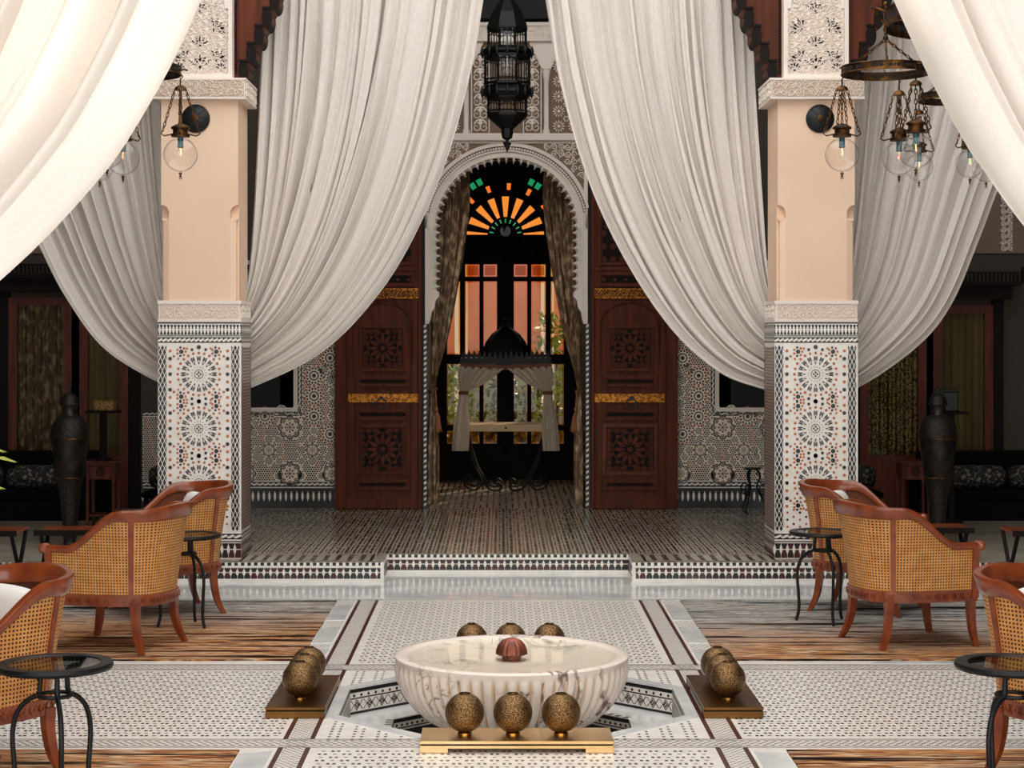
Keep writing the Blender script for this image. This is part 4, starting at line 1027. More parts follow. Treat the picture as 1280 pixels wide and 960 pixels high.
# --- garden beyond the glass
mb = MB(); mb.box(-6, 6, 20.3, 27.2, -0.1, 0.10); struct(mb.build('ground', 'sand'))
mb = MB(); mb.box(-6, 6, 26.6, 26.9, 0.10, 2.75); gw = struct(mb.build('wall_garden', 'pink_wall'))
mb = MB(); mb.box(-6, 6, 26.45, 26.6, 0.10, 1.42); mb.build('plinth', 'grey_wall', gw)
for x in (-0.62, 0.62, -1.9, 1.9):
    mb = MB(); mb.box(x-0.09, x+0.09, 26.38, 26.6, 0.10, 2.75); mb.build('pilaster', 'white_wall', gw)
def shrub(x, y, h, r, label, m, seed, n=420):
    rnd = random.Random(seed); t = thing('garden_shrub', label, 'shrub', (x, y, 0.10))
    mb = MB(); mb.tube([(0, 0, 0), (0.03, 0, h*0.5), (0, 0.02, h*0.85)], lambda q: 0.03-0.02*q, 6); mb.build('stem', 'wood_red', t)
    mb = MB()
    for i in range(n):
        z = h*(0.15+0.9*rnd.random()); q = r*(0.35+0.65*sin(pi*min(1, z/h*0.9)))*sqrt(rnd.random()); a = rnd.random()*2*pi
        c = Vector((q*cos(a), q*sin(a), z)); d = Vector((rnd.uniform(-1, 1), rnd.uniform(-1, 1), rnd.uniform(-0.4, 1))).normalized(); s = d.cross(Vector((rnd.random(), rnd.random(), 1))).normalized()
        L_ = 0.10+0.08*rnd.random(); w = 0.02+0.015*rnd.random()
        mb.face([c, c+d*L_*0.5+s*w, c+d*L_, c+d*L_*0.5-s*w])
    mb.build('foliage', m, t, kind='stuff', fixn=False)
shrub(-0.75, 23.0, 1.15, 0.45, 'leafy green shrub in the garden behind the left door panes', 'leaf', 1)
shrub(0.62, 22.6, 1.75, 0.40, 'tall leafy shrub in the garden behind the right door panes', 'leaf', 2)
shrub(0.05, 23.6, 1.0, 0.55, 'low dark shrub in the garden behind the door centre', 'leaf_dark', 3)
shrub(-1.25, 24.4, 1.9, 0.5, 'tall bush by the garden wall far left', 'leaf_dark', 4)

# ================================================================== CURTAINS
def drape(name, label, inner, outer, Y, folds, amp, m, seed, nu=420, nv=70, group=None, gather=True, ty=0.0, cat='curtain', tie='linen'):
    rnd = random.Random(seed)
    A = spline([(x, 0, z) for x, z in inner], 200); B = spline([(x, 0, z) for x, z in outer], 200)
    def resample(P, n):
        L_ = [0.0]
        for i in range(1, len(P)): L_.append(L_[-1]+(P[i]-P[i-1]).length)
        out = []; j = 0
        for i in range(n+1):
            t = L_[-1]*i/n
            while j < len(L_)-2 and L_[j+1] < t: j += 1
            out.append(P[j].lerp(P[j+1], (t-L_[j])/max(1e-9, L_[j+1]-L_[j])))
        return out
    A = resample(A, nv); B = resample(B, nv)
    ph = [rnd.uniform(0, 6.28) for _ in range(8)]; fa = [rnd.uniform(0.45, 1.3) for _ in range(folds+4)]; fs = [rnd.uniform(-1, 1) for _ in range(folds+4)]
    w0 = (A[0]-B[0]).length
    mb = MB()
    def fn(u, v):
        j = int(round(v*nv)); a, b = A[j], B[j]
        uw = u+0.016*sin(u*19+ph[0])+0.010*sin(u*43+ph[1])+0.006*sin(v*5+u*9+ph[2])
        q = uw*folds; k = int(floor(q)) % len(fa); f = q-floor(q)
        k2 = (k+1) % len(fa)
        am = lerp(fa[k], fa[k2], smooth01(0.0, 1.0, f)); sl = lerp(fs[k], fs[k2], f)
        am *= 0.75+0.4*sin(v*4.0+fs[k]*3)
        wv = (a-b).length/w0; sc = lerp(0.5, 1.0, min(1, wv*1.3))
        g = f+0.10*sl*sin(2*pi*f)
        y = amp*am*sc*(2.2*(1-abs(2*g-1)**2.4)-1.0+0.16*cos(6*pi*f+ph[3]))
        e = (b-a); e = e.normalized() if e.length > 1e-6 else Vector((1, 0, 0))
        edge = smooth01(0, 0.02, u)*smooth01(1, 0.985, u)
        p = a.lerp(b, u)+e*(amp*0.75*am*sc*sin(2*pi*f+0.6)*edge*min(1, wv*1.5))
        sway = 0.03*sin(u*5+ph[4])*sin(v*pi)
        return (p.x, Y-y-sway+ty*v*v, p.z)
    mb.surf(nu, nv, fn)
    o = mb.build(name, m, smooth=180, fixn=False); tag(o, label, cat, group)
    if gather:
        c = (A[-1]+B[-1])/2; h = (A[-1]-B[-1]).length/2
        q = MB(); sx = 1 if c.x > 0 else -1
        q.tube([(c.x+0.03*cos(t), Y+ty+0.07*sin(t), c.z+h*0.9*cos(t)) for t in [2*pi*i/18 for i in range(18)]], 0.018, 6, closed=True)
        q.build('tieback', tie, o, smooth=60)
    return o
def mir(P): return [(-x, z) for x, z in P]
CT = 4.62
in_c = [(-1.80, CT), (-1.82, 3.5), (-1.87, 2.6), (-1.93, 2.05), (-2.06, 1.72)]
out_l = [(-0.10, CT), (-0.18, 4.14), (-0.26, 3.68), (-0.43, 3.04), (-0.67, 2.456), (-0.957, 1.99), (-1.36, 1.58), (-1.88, 1.32), (-2.10, 1.26)]
out_r = [(0.20, CT), (0.28, 4.14), (0.38, 3.56), (0.58, 2.86), (0.845, 2.28), (1.19, 1.76), (1.54, 1.44), (1.87, 1.31), (2.10, 1.26)]
CYD = 13.50
mb = MB(); mb.tube([(-5.4, CYD+0.0, CT+0.01), (5.4, CYD+0.0, CT+0.01)], 0.022, 8)
for x in (-5.2, -CXL, CXL, 5.2): mb.tube([(x, CYD, CT+0.01), (x, CYD-0.1, CT+0.06), (x, 13.36, CT+0.06)] if abs(x) < 3 else [(x, CYD-0.06, CT), (x, CYD-0.06, 7.11)], 0.018, 6)
struct(mb.build('trim_10', 'iron', smooth=60))
drape('linen_curtain', 'pale linen curtain beside the hanging lantern, tied back to the left tiled column', in_c, out_l, CYD, 18, 0.055, 'linen', 11)
drape('linen_curtain', 'pale linen curtain beside the hanging lantern, tied back to the right tiled column', mir(in_c), out_r, CYD, 18, 0.055, 'linen', 23)
in_s = [(-2.50, CT), (-2.50, 3.4), (-2.47, 2.5), (-2.44, 1.95), (-2.30, 1.70)]
out_sl = [(-3.98, CT), (-3.90, 3.9), (-3.78, 3.3), (-3.62, 2.75), (-3.43, 2.34), (-3.24, 1.98), (-2.95, 1.60), (-2.50, 1.33), (-2.28, 1.27)]
out_sr = [(4.0, CT), (3.93, 3.9), (3.80, 3.3), (3.58, 2.745), (3.45, 2.40), (3.25, 1.93), (3.0, 1.62), (2.55, 1.31), (2.28, 1.27)]
drape('linen_curtain', 'grey linen curtain in the shaded bay left of the left column', in_s, out_sl, CYD, 12, 0.048, 'linen', 37, 260)
drape('linen_curtain', 'grey linen curtain in the shaded bay right of the right column', mir(in_s), out_sr, CYD, 12, 0.048, 'linen', 41, 260)
out_nl = [(-0.10, CT), (-0.18, 4.14), (-0.26, 3.68), (-0.43, 3.04), (-0.67, 2.40), (-0.80, 2.14), (-0.90, 2.0), (-1.08, 1.816), (-1.40, 1.56), (-1.88, 1.32), (-2.10, 1.26)]
out_nr = [(0.20, CT), (0.28, 4.14), (0.38, 3.56), (0.57, 2.90), (0.786, 2.394), (0.899, 2.163), (1.03, 1.956), (1.21, 1.75), (1.54, 1.46), (1.87, 1.31), (2.10, 1.26)]
drape('linen_curtain', 'bright sunlit white curtain sweeping across the top left corner, nearest the viewer', in_c, out_nl, 3.80, 9, 0.075, 'linen_sunny', 53)
drape('linen_curtain', 'bright sunlit white curtain sweeping across the top right corner, nearest the viewer', mir(in_c), out_nr, 3.80, 9, 0.075, 'linen_sunny', 67)
mb = MB(); mb.box(-5.6, 5.6, 3.55, 4.05, CT, 5.0); struct(mb.build('trim_4', 'wood'))
# brocade curtains of the doorway
bi = [(-0.70, 3.35), (-0.70, 2.6), (-0.70, 1.9), (-0.70, 1.55), (-0.70, 1.20)]
bo = [(-0.36, 3.35), (-0.345, 3.1), (-0.345, 2.9), (-0.395, 2.5), (-0.47, 2.05), (-0.545, 1.68), (-0.62, 1.42), (-0.665, 1.19)]
for sg, sd, lab in ((-1, 71, 'brown and gold brocade curtain on the left side of the arched doorway'), (1, 83, 'brown and gold brocade curtain on the right side of the arched doorway')):
    i_, o_ = (bi, bo) if sg < 0 else (mir(bi), mir(bo))
    c = drape('brocade_curtain', lab, i_, o_, 17.15, 6, 0.030, 'brocade', sd, 110, 50, tie='trim_brown')
    mb = MB(); rnd = random.Random(sd); f_ = [rnd.uniform(0.6, 1.3) for _ in range(9)]
    def tail(u, v, sg=sg):
        w = lerp(0.03, 0.075, smooth01(0, 0.5, v)); a = u*2*pi; r = 1+0.18*sin(a*5+1)
        return (sg*0.685+w*r*cos(a)*0.7, 17.15+w*r*sin(a), lerp(1.20, PZ+0.004, v))
    mb.surf(48, 12, tail); mb.build('curtain_tail', 'brocade', c, smooth=180, fixn=False)
    mb = MB()
    for k in range(26):
        a = rnd.uniform(0, 6.28); q = rnd.uniform(0.01, 0.035); x0 = sg*0.645
        mb.tube([(x0, 17.07, 1.02), (x0-sg*0.01+q*0.5*cos(a), 17.07+q*0.5*sin(a), 0.95), (x0-sg*0.015+q*cos(a), 17.07+q*sin(a), 0.84-0.05*rnd.random())], 0.0035, 3)
    mb.tube([(sg*0.655, 17.08, 1.19), (sg*0.645, 17.07, 1.02)], 0.006, 5); mb.sphere((sg*0.645, 17.07, 1.02), 0.018, 8, 6)
    mb.build('tassel', 'tassel', c, fixn=False)

# ================================================================== FOUNTAIN
ft = thing('fountain', 'fluted white marble fountain bowl standing in the octagonal pool', 'fountain', (0.0, CY, D2))
z0 = -D2
NF = 62
outer = [(0.20, 0.0), (0.20, 0.03), (0.17, 0.06), (0.20, 0.10), (0.30, 0.135), (0.39, 0.185), (0.455, 0.245), (0.497, 0.305), (0.522, 0.365), (0.533, 0.415), (0.536, 0.437), (0.538, 0.449), (0.541, 0.46), (0.541, 0.472), (0.533, 0.4785), (0.51, 0.480), (0.49, 0.477), (0.480, 0.470), (0.472, 0.462), (0.44, 0.452), (0.25, 0.447), (0.0, 0.446)]
def flute(a, j):
    if j < 3 or j > 10: return 1.0
    w = (0, 0, 0, 0.4, 0.7, 0.9, 1, 1, 1, 0.9, 0.35)[j]
    return 1.0+w*(0.055*abs(sin(a*NF/2))**0.6-0.030)
mb = MB(); mb.lathe(outer[:18], NF*8, (0, 0, 0), mod=flute, caps=False)
for q in range(len(mb.f)):
    i_, j_ = divmod(q, 17)
    if i_ % 8 in (0, 7) and 2 < j_ < 10: mb.m[q] = 1          # ochre staining lies in the grooves of the marble
mb.build('bowl', ['bowl', 'bowl_groove'], ft, smooth=50)
mb = MB(); mb.lathe(outer[17:], 64, (0, 0, 0), caps=False); mb.build('basin_floor', 'bowl_in', ft, smooth=60)
mb = MB(); mb.lathe([(0.479, 0.0), (0.0, 0.0)], 64, (0, 0, 0.468), caps=False); mb.build('water', 'water', ft, smooth=60, fixn=False)
mb = MB(); mb.lathe([(0.045, 0.445), (0.045, 0.470), (0.058, 0.471), (0.070, 0.476), (0.069, 0.492), (0.060, 0.516), (0.042, 0.538), (0.018, 0.549), (0.0, 0.551)], 96, (0, 0, 0), mod=lambda a, j: 1+(0.07*abs(sin(a*8)) if 2 <= j <= 6 else 0), caps=False)
sp = mb.build('spout', 'copper', ft, smooth=50); sp['label'] = 'ribbed copper dome spout'

# ball lanterns on their brass plinths
ball_me = {}
def ball_mesh():
    b = thing('ball_lantern', '', 'lantern')
    mb = MB(); R = 0.0815
    prof = [(R*sin(a), 0.0875-R*cos(a)) for a in [0.22+(pi-0.22-0.26)*i/22 for i in range(23)]]
    prof += [(prof[-1][0]*0.92, prof[-1][1]-0.002), (prof[-1][0]*0.92, prof[-1][1]-0.03)]
    mb.lathe(prof, 40, caps=False); mb.build('globe', 'ball', b, smooth=50)
    mb = MB(); mb.lathe([(0.0, 0.0), (0.030, 0.0), (0.030, 0.006), (0.020, 0.010), (0.019, 0.016)], 24); mb.build('foot', 'ball_foot', b, smooth=40)
    mb = MB(); mb.ring(top(0.165), (0, 0), 0.0195, 0.0235, 0, 0.004, 24); mb.build('neck_ring', 'bronze', b, smooth=40)
    return b
ball0 = ball_mesh(); used = [False]
def ball(loc, label, rz):
    o = ball0 if not used[0] else copy_tree(ball0); used[0] = True
    o.location = loc; o['label'] = label; o['group'] = 'pierced ball lanterns around the fountain'; o.rotation_euler = (0, 0, rz)
def plinth(c, rz, label, mt):
    p = thing('brass_plinth', label, 'plinth', (c[0], c[1], 0.001), rz, 'brass plinths around the fountain'); w, d = 0.395, 0.132
    mb = MB(); mb.box(-w, w, -d, d, 0.036, 0.048); mb.build('top_slab', mt, p, bevel=0.0015)
    mb = MB(); mb.box(-w, w, -d, d, 0.018, 0.030); mb.build('lower_slab', mt, p, bevel=0.0015)
    mb = MB(); mb.box(-w+0.004, w-0.004, -d+0.004, d-0.004, 0.0295, 0.0365); mb.build('shadow_gap', 'wood_dark', p)
    for sg in (-1, 1):
        mb = MB(); u0, u1 = sorted((sg*(w-0.115), sg*w)); mb.box(u0, u1, -d, d, 0.0, 0.0185); mb.build('foot', mt, p, bevel=0.0015)
plinth((0.015, CY-0.915), 0, 'gleaming brass plinth in front of the fountain bowl', 'brass')
plinth((0.0, CY+0.93), 0, 'brass plinth hidden behind the fountain bowl under the three far balls', 'brass_shaded')
plinth((-0.965, CY+0.03), pi/2, 'brown-shaded brass plinth left of the fountain', 'brass_shaded')
plinth((0.985, CY+0.03), pi/2, 'brown-shaded brass plinth right of the fountain', 'brass_shaded')
ZB = 0.049
for k, nm in ((-1, 'left'), (0, 'middle'), (1, 'right')):
    ball((0.0+k*0.2, CY-0.90, ZB), 'pierced bronze ball on the bright front plinth, %s of its three' % nm, k)
    ball((0.0+k*0.2, CY+0.95, ZB), 'pierced bronze ball peeping over the back rim of the bowl, %s of three' % nm, k+2)
for k, nm in ((-1, 'nearest'), (0, 'middle'), (1, 'farthest')):
    ball((-0.965, CY+0.045+k*0.195, ZB), 'pierced bronze ball on the plinth left of the fountain, %s of three' % nm, k)
    ball((0.985, CY+0.045+k*0.195, ZB), 'pierced bronze ball on the plinth right of the fountain, %s of three' % nm, k+1)

# ================================================================== RUGS
def rug(x0, x1, y0, y1, label):
    mb = MB(); rnd = random.Random(int(abs(x0*100)+y0*10)); n = 60
    cx, cy = (x0+x1)/2, (y0+y1)/2
    fr = [(lerp(x0, x1, i/n)-cx, y0-cy+0.008*rnd.random()) for i in range(n+1)]; bk = [(lerp(x1, x0, i/n)-cx, y1-cy-0.008*rnd.random()) for i in range(n+1)]
    mb.prism(top(0), fr+bk, 0, 0.006); o = mb.build('striped_rug', 'rug_grey' if cx > 0 and cy > CY else 'rug', loc=(cx, cy, 0.001)); o.rotation_euler.z = pi if cy < CY else 0; tag(o, label, 'rug', 'striped rugs on the courtyard floor'); return o
rug(-4.3, -1.10, 9.62, 11.80, 'rust and blue grey striped rug under the far left chairs')
rug(1.10, 4.3, 9.62, 11.80, 'mostly grey striped rug under the far right chairs')
rug(-4.3, -1.12, 5.2, 7.54, 'warm striped rug under the near left chair')
rug(1.12, 4.3, 5.2, 7.54, 'warm striped rug under the near right chair')

# ================================================================== CANE ARMCHAIRS
def chair_plan():
    R_ = [(0.268, 0.285), (0.272, 0.14), (0.262, -0.03), (0.232, -0.165), (0.165, -0.255), (0.08, -0.288), (0.0, -0.296)]
    P = R_+[(-x, y) for x, y in reversed(R_[:-1])]
    S = spline([(x, y, 0) for x, y in P], 400); L_ = [0.0]
    for i in range(1, 400): L_.append(L_[-1]+(S[i]-S[i-1]).length)
    return S, L_
CP, CLn = chair_plan()
def plan(s):
    t = max(0, min(1, s))*CLn[-1]; lo = 0; hi = 399
    while hi-lo > 1:
        m_ = (lo+hi)//2
        if CLn[m_] <= t: lo = m_
        else: hi = m_
    f = (t-CLn[lo])/(CLn[hi]-CLn[lo]); p = CP[lo].lerp(CP[hi], f); tg = (CP[min(hi+1, 399)]-CP[max(lo-1, 0)]).normalized()
    return p, Vector((tg.y, -tg.x, 0))*1.0
def ca(s): return 1-abs(2*s-1)
def ctop(s):
    a = ca(s); return lerp(0.572, 0.770, smooth01(0.16, 0.60, a))+0.022*smooth01(0.6, 1.0, a)
def crail(s): return lerp(0.040, 0.074, smooth01(0.25, 0.85, ca(s)))
def cwall(s, z, off=0.0):
    p, n = plan(s)
    if n.dot(Vector((p.x, p.y+0.02, 0))) < 0: n = -n
    h = (z-0.30)/0.48; fl_ = 0.075*h*(0.35+0.65*smooth01(0.15, 0.8, ca(s)))*(0.6+0.4*h)
    q = p+n*(fl_+off); return Vector((q.x, q.y, z))
def make_chair(label):
    t = thing('cane_armchair', label, 'chair')
    # woven cane: every hole is a hole
    mb = MB(); NS, ZS, z0 = 92, 0.0158, 0.305
    for i in range(NS):
        s0, s1 = i/NS, (i+1)/NS; zt = ctop((s0+s1)/2)-crail((s0+s1)/2)+0.012; j = 0
        while True:
            a = z0+j*ZS; b = a+ZS; j += 1
            if a >= zt: break
            b = min(b, zt)
            o = [cwall(s0, a), cwall(s1, a), cwall(s1, b), cwall(s0, b)]
            ds, dz = (s1-s0)*0.245, (b-a)*0.245
            q = [cwall(s0+ds, a+dz), cwall(s1-ds, a+dz), cwall(s1-ds, b-dz), cwall(s0+ds, b-dz)]
            k = len(mb.v); mb.v += [tuple(p) for p in o+q]
            for e in range(4): mb.f.append((k+e, k+(e+1) % 4, k+4+(e+1) % 4, k+4+e)); mb.m.append(0)
    mb.build('cane_webbing', 'cane', t, kind='stuff', fixn=False)
    mb = MB(); mb.surf(92, 10, lambda u, v: cwall(u, lerp(0.306, ctop(u)-crail(u)+0.01, v), -0.005)); mb.build('cane_shade_sheet', 'cane_shade', t, smooth=60, fixn=False)  # added dark sheet stands for the shade between two cane layers
    # sweeping top rail
    mb = MB(); n = 120; ring_n = 8
    for i in range(n+1):
        s = i/n; zt = ctop(s); h = crail(s)
        sec = [(-0.016, -h), (0.010, -h), (0.015, -h+0.008), (0.018, -0.010), (0.013, 0.0), (-0.014, 0.0), (-0.020, -0.010), (-0.019, -h+0.008)]
        for (o, dz) in sec: mb.v.append(tuple(cwall(s, zt+dz, o)))
    for i in range(n):
        for j in range(8): j2 = (j+1) % 8; mb.f.append((i*8+j, i*8+j2, (i+1)*8+j2, (i+1)*8+j)); mb.m.append(0)
    mb.f.append(tuple(range(8))); mb.m.append(0); mb.f.append(tuple(n*8+j for j in range(8))); mb.m.append(0)
    rail = mb.build('top_rail', 'chair_wood', t, smooth=45)
    for s in (0.0, 1.0):
        c = cwall(s, ctop(s)-0.018); mb = MB(); sg = 1 if c.x > 0 else -1
        mb.tube([(c.x-sg*0.024, c.y+0.006, c.z), (c.x-sg*0.018, c.y+0.012, c.z), (c.x+sg*0.02, c.y+0.012, c.z), (c.x+sg*0.026, c.y+0.006, c.z)], lambda q: 0.027 if 0.2 < q < 0.8 else 0.016, 14); mb.build('arm_scroll', 'chair_wood', rail, smooth=40)
    # stiles
    for s in (0.325, 0.675):
        mb = MB(); zt = ctop(s)-crail(s)+0.02; k = 14; dsw = 0.0085
        for i in range(k+1):
            z = lerp(0.27, zt, i/k)
            for (ds, off) in ((-dsw, -0.012), (dsw, -0.012), (dsw, 0.009), (-dsw, 0.009)): mb.v.append(tuple(cwall(s+ds, z, off)))
        for i in range(k):
            for j in range(4): mb.f.append((i*4+j, i*4+(j+1) % 4, i*4+4+(j+1) % 4, i*4+4+j)); mb.m.append(0)
        mb.build('stile', 'chair_wood', t, smooth=40)
    for s in (0.0, 1.0):
        mb = MB(); zt = ctop(s)-0.02; k = 10
        for i in range(k+1):
            z = lerp(0.27, zt, i/k); c = cwall(s, z); w = 0.019-0.004*sin(pi*i/k)
            for (a, b) in ((-w, -0.03), (w, -0.03), (w, 0.008), (-w, 0.008)): mb.v.append((c.x+a, c.y+b, z))
        for i in range(k):
            for j in range(4): mb.f.append((i*4+j, i*4+(j+1) % 4, i*4+4+(j+1) % 4, i*4+4+j)); mb.m.append(0)
        mb.build('arm_post', 'chair_wood', t, smooth=40)
    # seat frame (with a bowed front), carved band, seat
    loop = [plan(i/60)[0] for i in range(61)]
    frnt = [Vector((lerp(-0.268, 0.268, i/12), 0.285+0.03*sin(pi*i/12), 0)) for i in range(1, 12)]
    full = loop+frnt; cen = Vector((0, 0, 0)); mb = MB(); k = len(full)
    for p in full:
        n_ = (p-cen).normalized()
        for (o, z) in ((0.010, 0.252), (0.012, 0.312), (-0.03, 0.312), (-0.03, 0.252)): q = p+n_*o; mb.v.append((q.x, q.y, z))
    for i in range(k):
        i2 = (i+1) % k
        for j in range(4): mb.f.append((i*4+j, i*4+(j+1) % 4, i2*4+(j+1) % 4, i2*4+j)); mb.m.append(0)
    sf = mb.build('seat_frame', 'chair_wood', t, smooth=40)
    mb = MB(); acc = 0; last = full[0]
    for i in range(1, k):
        acc += (full[i]-last).length; last = full[i]
        if acc > 0.036:
            acc = 0; p = full[i]; n_ = (p-cen).normalized(); tg = Vector((-n_.y, n_.x, 0)); b_ = p+n_*0.0115
            F = lambda u, v, d, b_=b_, tg=tg, n_=n_: (b_.x+tg.x*u+n_.x*d, b_.y+tg.y*u+n_.y*d, v)
            mb.ring(F, (0, 0.282), 0.009, 0.0155, 0, 0.006, 10); mb.prism(F, ngon((0, 0.282), 0.005, 6), 0, 0.005)
            mb.prism(F, ngon((0.018, 0.270), 0.005, 5), 0, 0.005); mb.prism(F, ngon((0.018, 0.294), 0.005, 5), 0, 0.005)
    mb.build('carved_band', 'chair_wood', sf, kind='stuff', fixn=False)
    mb = MB(); mb.prism(top(0), [(p.x*0.95, p.y*0.95) for p in full], 0.285, 0.320); mb.build('seat', 'cane', t)
    # legs
    for sx in (-1, 1):
        for (x, y, fx, fy) in ((0.212, -0.212, 0.240, -0.268), (0.245, 0.265, 0.252, 0.295)):
            path = [(sx*x, y, 0.275), (sx*x, y, 0.20), (sx*lerp(x, fx, 0.22), lerp(y, fy, 0.22), 0.11), (sx*lerp(x, fx, 0.6), lerp(y, fy, 0.6), 0.045), (sx*fx, fy, 0.0)]
            P = spline(path, 12); mb = MB(); ang = atan2(fy, fx*sx)
            for i, p in enumerate(P):
                w = lerp(0.024, 0.015, i/11)
                for a in (pi/4, 3*pi/4, 5*pi/4, 7*pi/4): mb.v.append((p.x+w*1.3*cos(a), p.y+w*1.3*sin(a), p.z))
            for i in range(11):
                for j in range(4): mb.f.append((i*4+j, i*4+(j+1) % 4, i*4+4+(j+1) % 4, i*4+4+j)); mb.m.append(0)
            mb.f.append((0, 1, 2, 3)); mb.m.append(0); mb.f.append((47, 46, 45, 44)); mb.m.append(0)
            mb.build('leg', 'chair_wood', t, smooth=35)
    return t
chair0 = make_chair(''); cu_ = [False]
def face(fx, fy): return atan2(fy, fx)-pi/2
def put_chair(x, y, fx, fy, label, z=0.007, pillow=None):
    o = chair0 if not cu_[0] else copy_tree(chair0); cu_[0] = True
    o.location = (x, y, z); o.rotation_euler = (0, 0, face(fx, fy)); o['label'] = label; o['group'] = 'cane tub armchairs around the courtyard'
    if pillow:
        mb = MB(); 
        def pf(u, v):
            a, b = u*2-1, v*2-1; return a, b
        n = 14
        for sgn in (1, -1):
            mb.surf(n, n, lambda u, v, sgn=sgn: (0.185*(2*u-1)*(1-0.06*(2*v-1)**2), sgn*0.055*((1-(2*u-1)**4)*(1-(2*v-1)**4))**0.6, 0.165*(2*v-1)*(1-0.06*(2*u-1)**2)))
        pl = mb.build('cushion', 'pillow', smooth=70); tag(pl, pillow, 'cushion', 'white cushions leaning in the cane chairs')
        c = Matrix.Translation((x, y, z)) @ Matrix.Rotation(face(fx, fy), 4, 'Z') @ Matrix.Translation((0, -0.150, 0.565)) @ Matrix.Rotation(math.radians(14), 4, 'X')
        pl.matrix_world = c
put_chair(-2.08, 7.02, -0.68, -0.73, 'cane tub armchair by the left iron table, cut off by the left edge', pillow='white cushion in the cane chair at the left edge')
put_chair(2.16, 7.02, 0.68, -0.73, 'cane tub armchair by the right iron table, cut off by the right edge', pillow='white cushion in the cane chair at the right edge')
put_chair(-2.13, 10.06, -0.95, 0.31, 'cane tub armchair seen from behind on the left rug, in the middle of its row')
put_chair(2.19, 10.20, 0.96, 0.28, 'cane tub armchair seen from behind on the right rug, in the middle of its row')
put_chair(-2.09, 11.32, -0.88, -0.47, 'cane tub armchair standing against the left tiled column', pillow='white cushion in the cane chair before the left column')
put_chair(2.20, 11.42, 0.88, -0.47, 'cane tub armchair standing against the right tiled column', pillow='white cushion in the cane chair before the right column')

# ================================================================== IRON TABLES
def make_table():
    t = thing('side_table', '', 'table'); H, R = 0.54, 0.20
    mb = MB(); mb.lathe([(R*0.78, H-0.022), (R, H-0.022), (R+0.004, H-0.012), (R, H), (R*0.80, H), (R*0.78, H-0.004), (R*0.78, H-0.022)], 56, caps=False); mb.build('table_rim', 'iron', t, smooth=40)
    mb = MB(); mb.lathe([(0, H-0.008), (R*0.79, H-0.008), (R*0.79, H-0.003), (0, H-0.003)], 48, caps=False); mb.build('glass_top', 'table_glass', t)
    for k in range(3):
        a = 2*pi*k/3+0.5; c, s = cos(a), sin(a)
        P = spline([(0.17, 0, H-0.02), (0.10, 0, H-0.022), (0.056, 0, H-0.03), (0.055, 0, 0.46), (0.062, 0, 0.425), (0.10, 0, 0.405), (0.14, 0, 0.36), (0.158, 0, 0.28), (0.150, 0, 0.16), (0.148, 0, 0.07), (0.165, 0, 0.0)], 34)
        mb = MB(); mb.tube([(p.x*c, p.x*s, max(p.z, 0.006)) for p in P], 0.0095, 8); mb.build('leg', 'iron', t, smooth=60)
    mb = MB(); mb.tube([(0.058*cos(a), 0.058*sin(a), 0.425) for a in [2*pi*i/20 for i in range(20)]], 0.008, 6, closed=True); mb.build('leg_ring', 'iron', t, smooth=60)
    return t
table0 = make_table(); tu = [False]
def put_table(x, y, rz, label, z=0.007):
    o = table0 if not tu[0] else copy_tree(table0); tu[0] = True
    o.location = (x, y, z); o.rotation_euler = (0, 0, rz); o['label'] = label; o['group'] = 'round iron side tables'
put_table(-1.625, 6.50, 0.4, 'round black iron glass-topped table in front of the chair at the left edge')
put_table(1.76, 6.50, 1.3, 'round black iron glass-topped table in front of the chair at the right edge')
put_table(-1.885, 10.72, 0.9, 'round black iron table between the two far left chairs')
put_table(1.86, 10.88, 0.2, 'round black iron table between the two far right chairs')

# ================================================================== LANTERN
lt = thing('hanging_lantern', 'large black iron lantern hanging before the stucco arch', 'lantern', (0.0, 14.5, 3.14), pi/8)
def orect(r, z0, z1, r2=None, mb=None):
    r2 = r if r2 is None else r2
    mb.lathe([(r, z0), (r2, z1)], 8, caps=False)
def cage(name, r, z0, z1, bars):
    mb = MB()
    for k in range(8):
        a, b = 2*pi*k/8, 2*pi*(k+1)/8; p = Vector((r*cos(a), r*sin(a), 0)); q = Vector((r*cos(b), r*sin(b), 0))
        mb.tube([(p.x, p.y, z0), (p.x, p.y, z1)], 0.010, 5)
        for i in range(1, bars+1):
            m_ = p.lerp(q, i/(bars+1)); mb.tube([(m_.x, m_.y, z0), (m_.x, m_.y, z1)], 0.0035, 4)
        for z in (z0+0.03, z1-0.03, z0+(z1-z0)*0.18): mb.tube([(p.x, p.y, z), (q.x, q.y, z)], 0.004, 4)
        m_ = p.lerp(q, 0.5); e = (q-p).normalized(); w = (q-p).length/2
        mb.tube([(m_.x+e.x*w*cos(t), m_.y+e.y*w*cos(t), z1-0.075+0.06*sin(t)) for t in [pi*i/8 for i in range(9)]], 0.004, 4)
    mb.lathe([(r+0.012, z0-0.006), (r+0.012, z0+0.012), (r-0.01, z0+0.012), (r-0.01, z0-0.006), (r+0.012, z0-0.006)], 8, caps=False); mb.lathe([(r+0.012, z1-0.012), (r+0.012, z1+0.006), (r-0.01, z1+0.006), (r-0.01, z1-0.012), (r+0.012, z1-0.012)], 8, caps=False)
    c = mb.build(name, 'lantern_iron', lt)
    mb = MB(); mb.lathe([(r-0.012, z0), (r-0.012, z1)], 8, caps=False); mb.build('glass', 'glass', c)
cage('upper_cage', 0.158, 0.78, 0.98, 3); cage('middle_cage', 0.187, 0.54, 0.76, 4); cage('lower_cage', 0.160, 0.30, 0.44, 3)
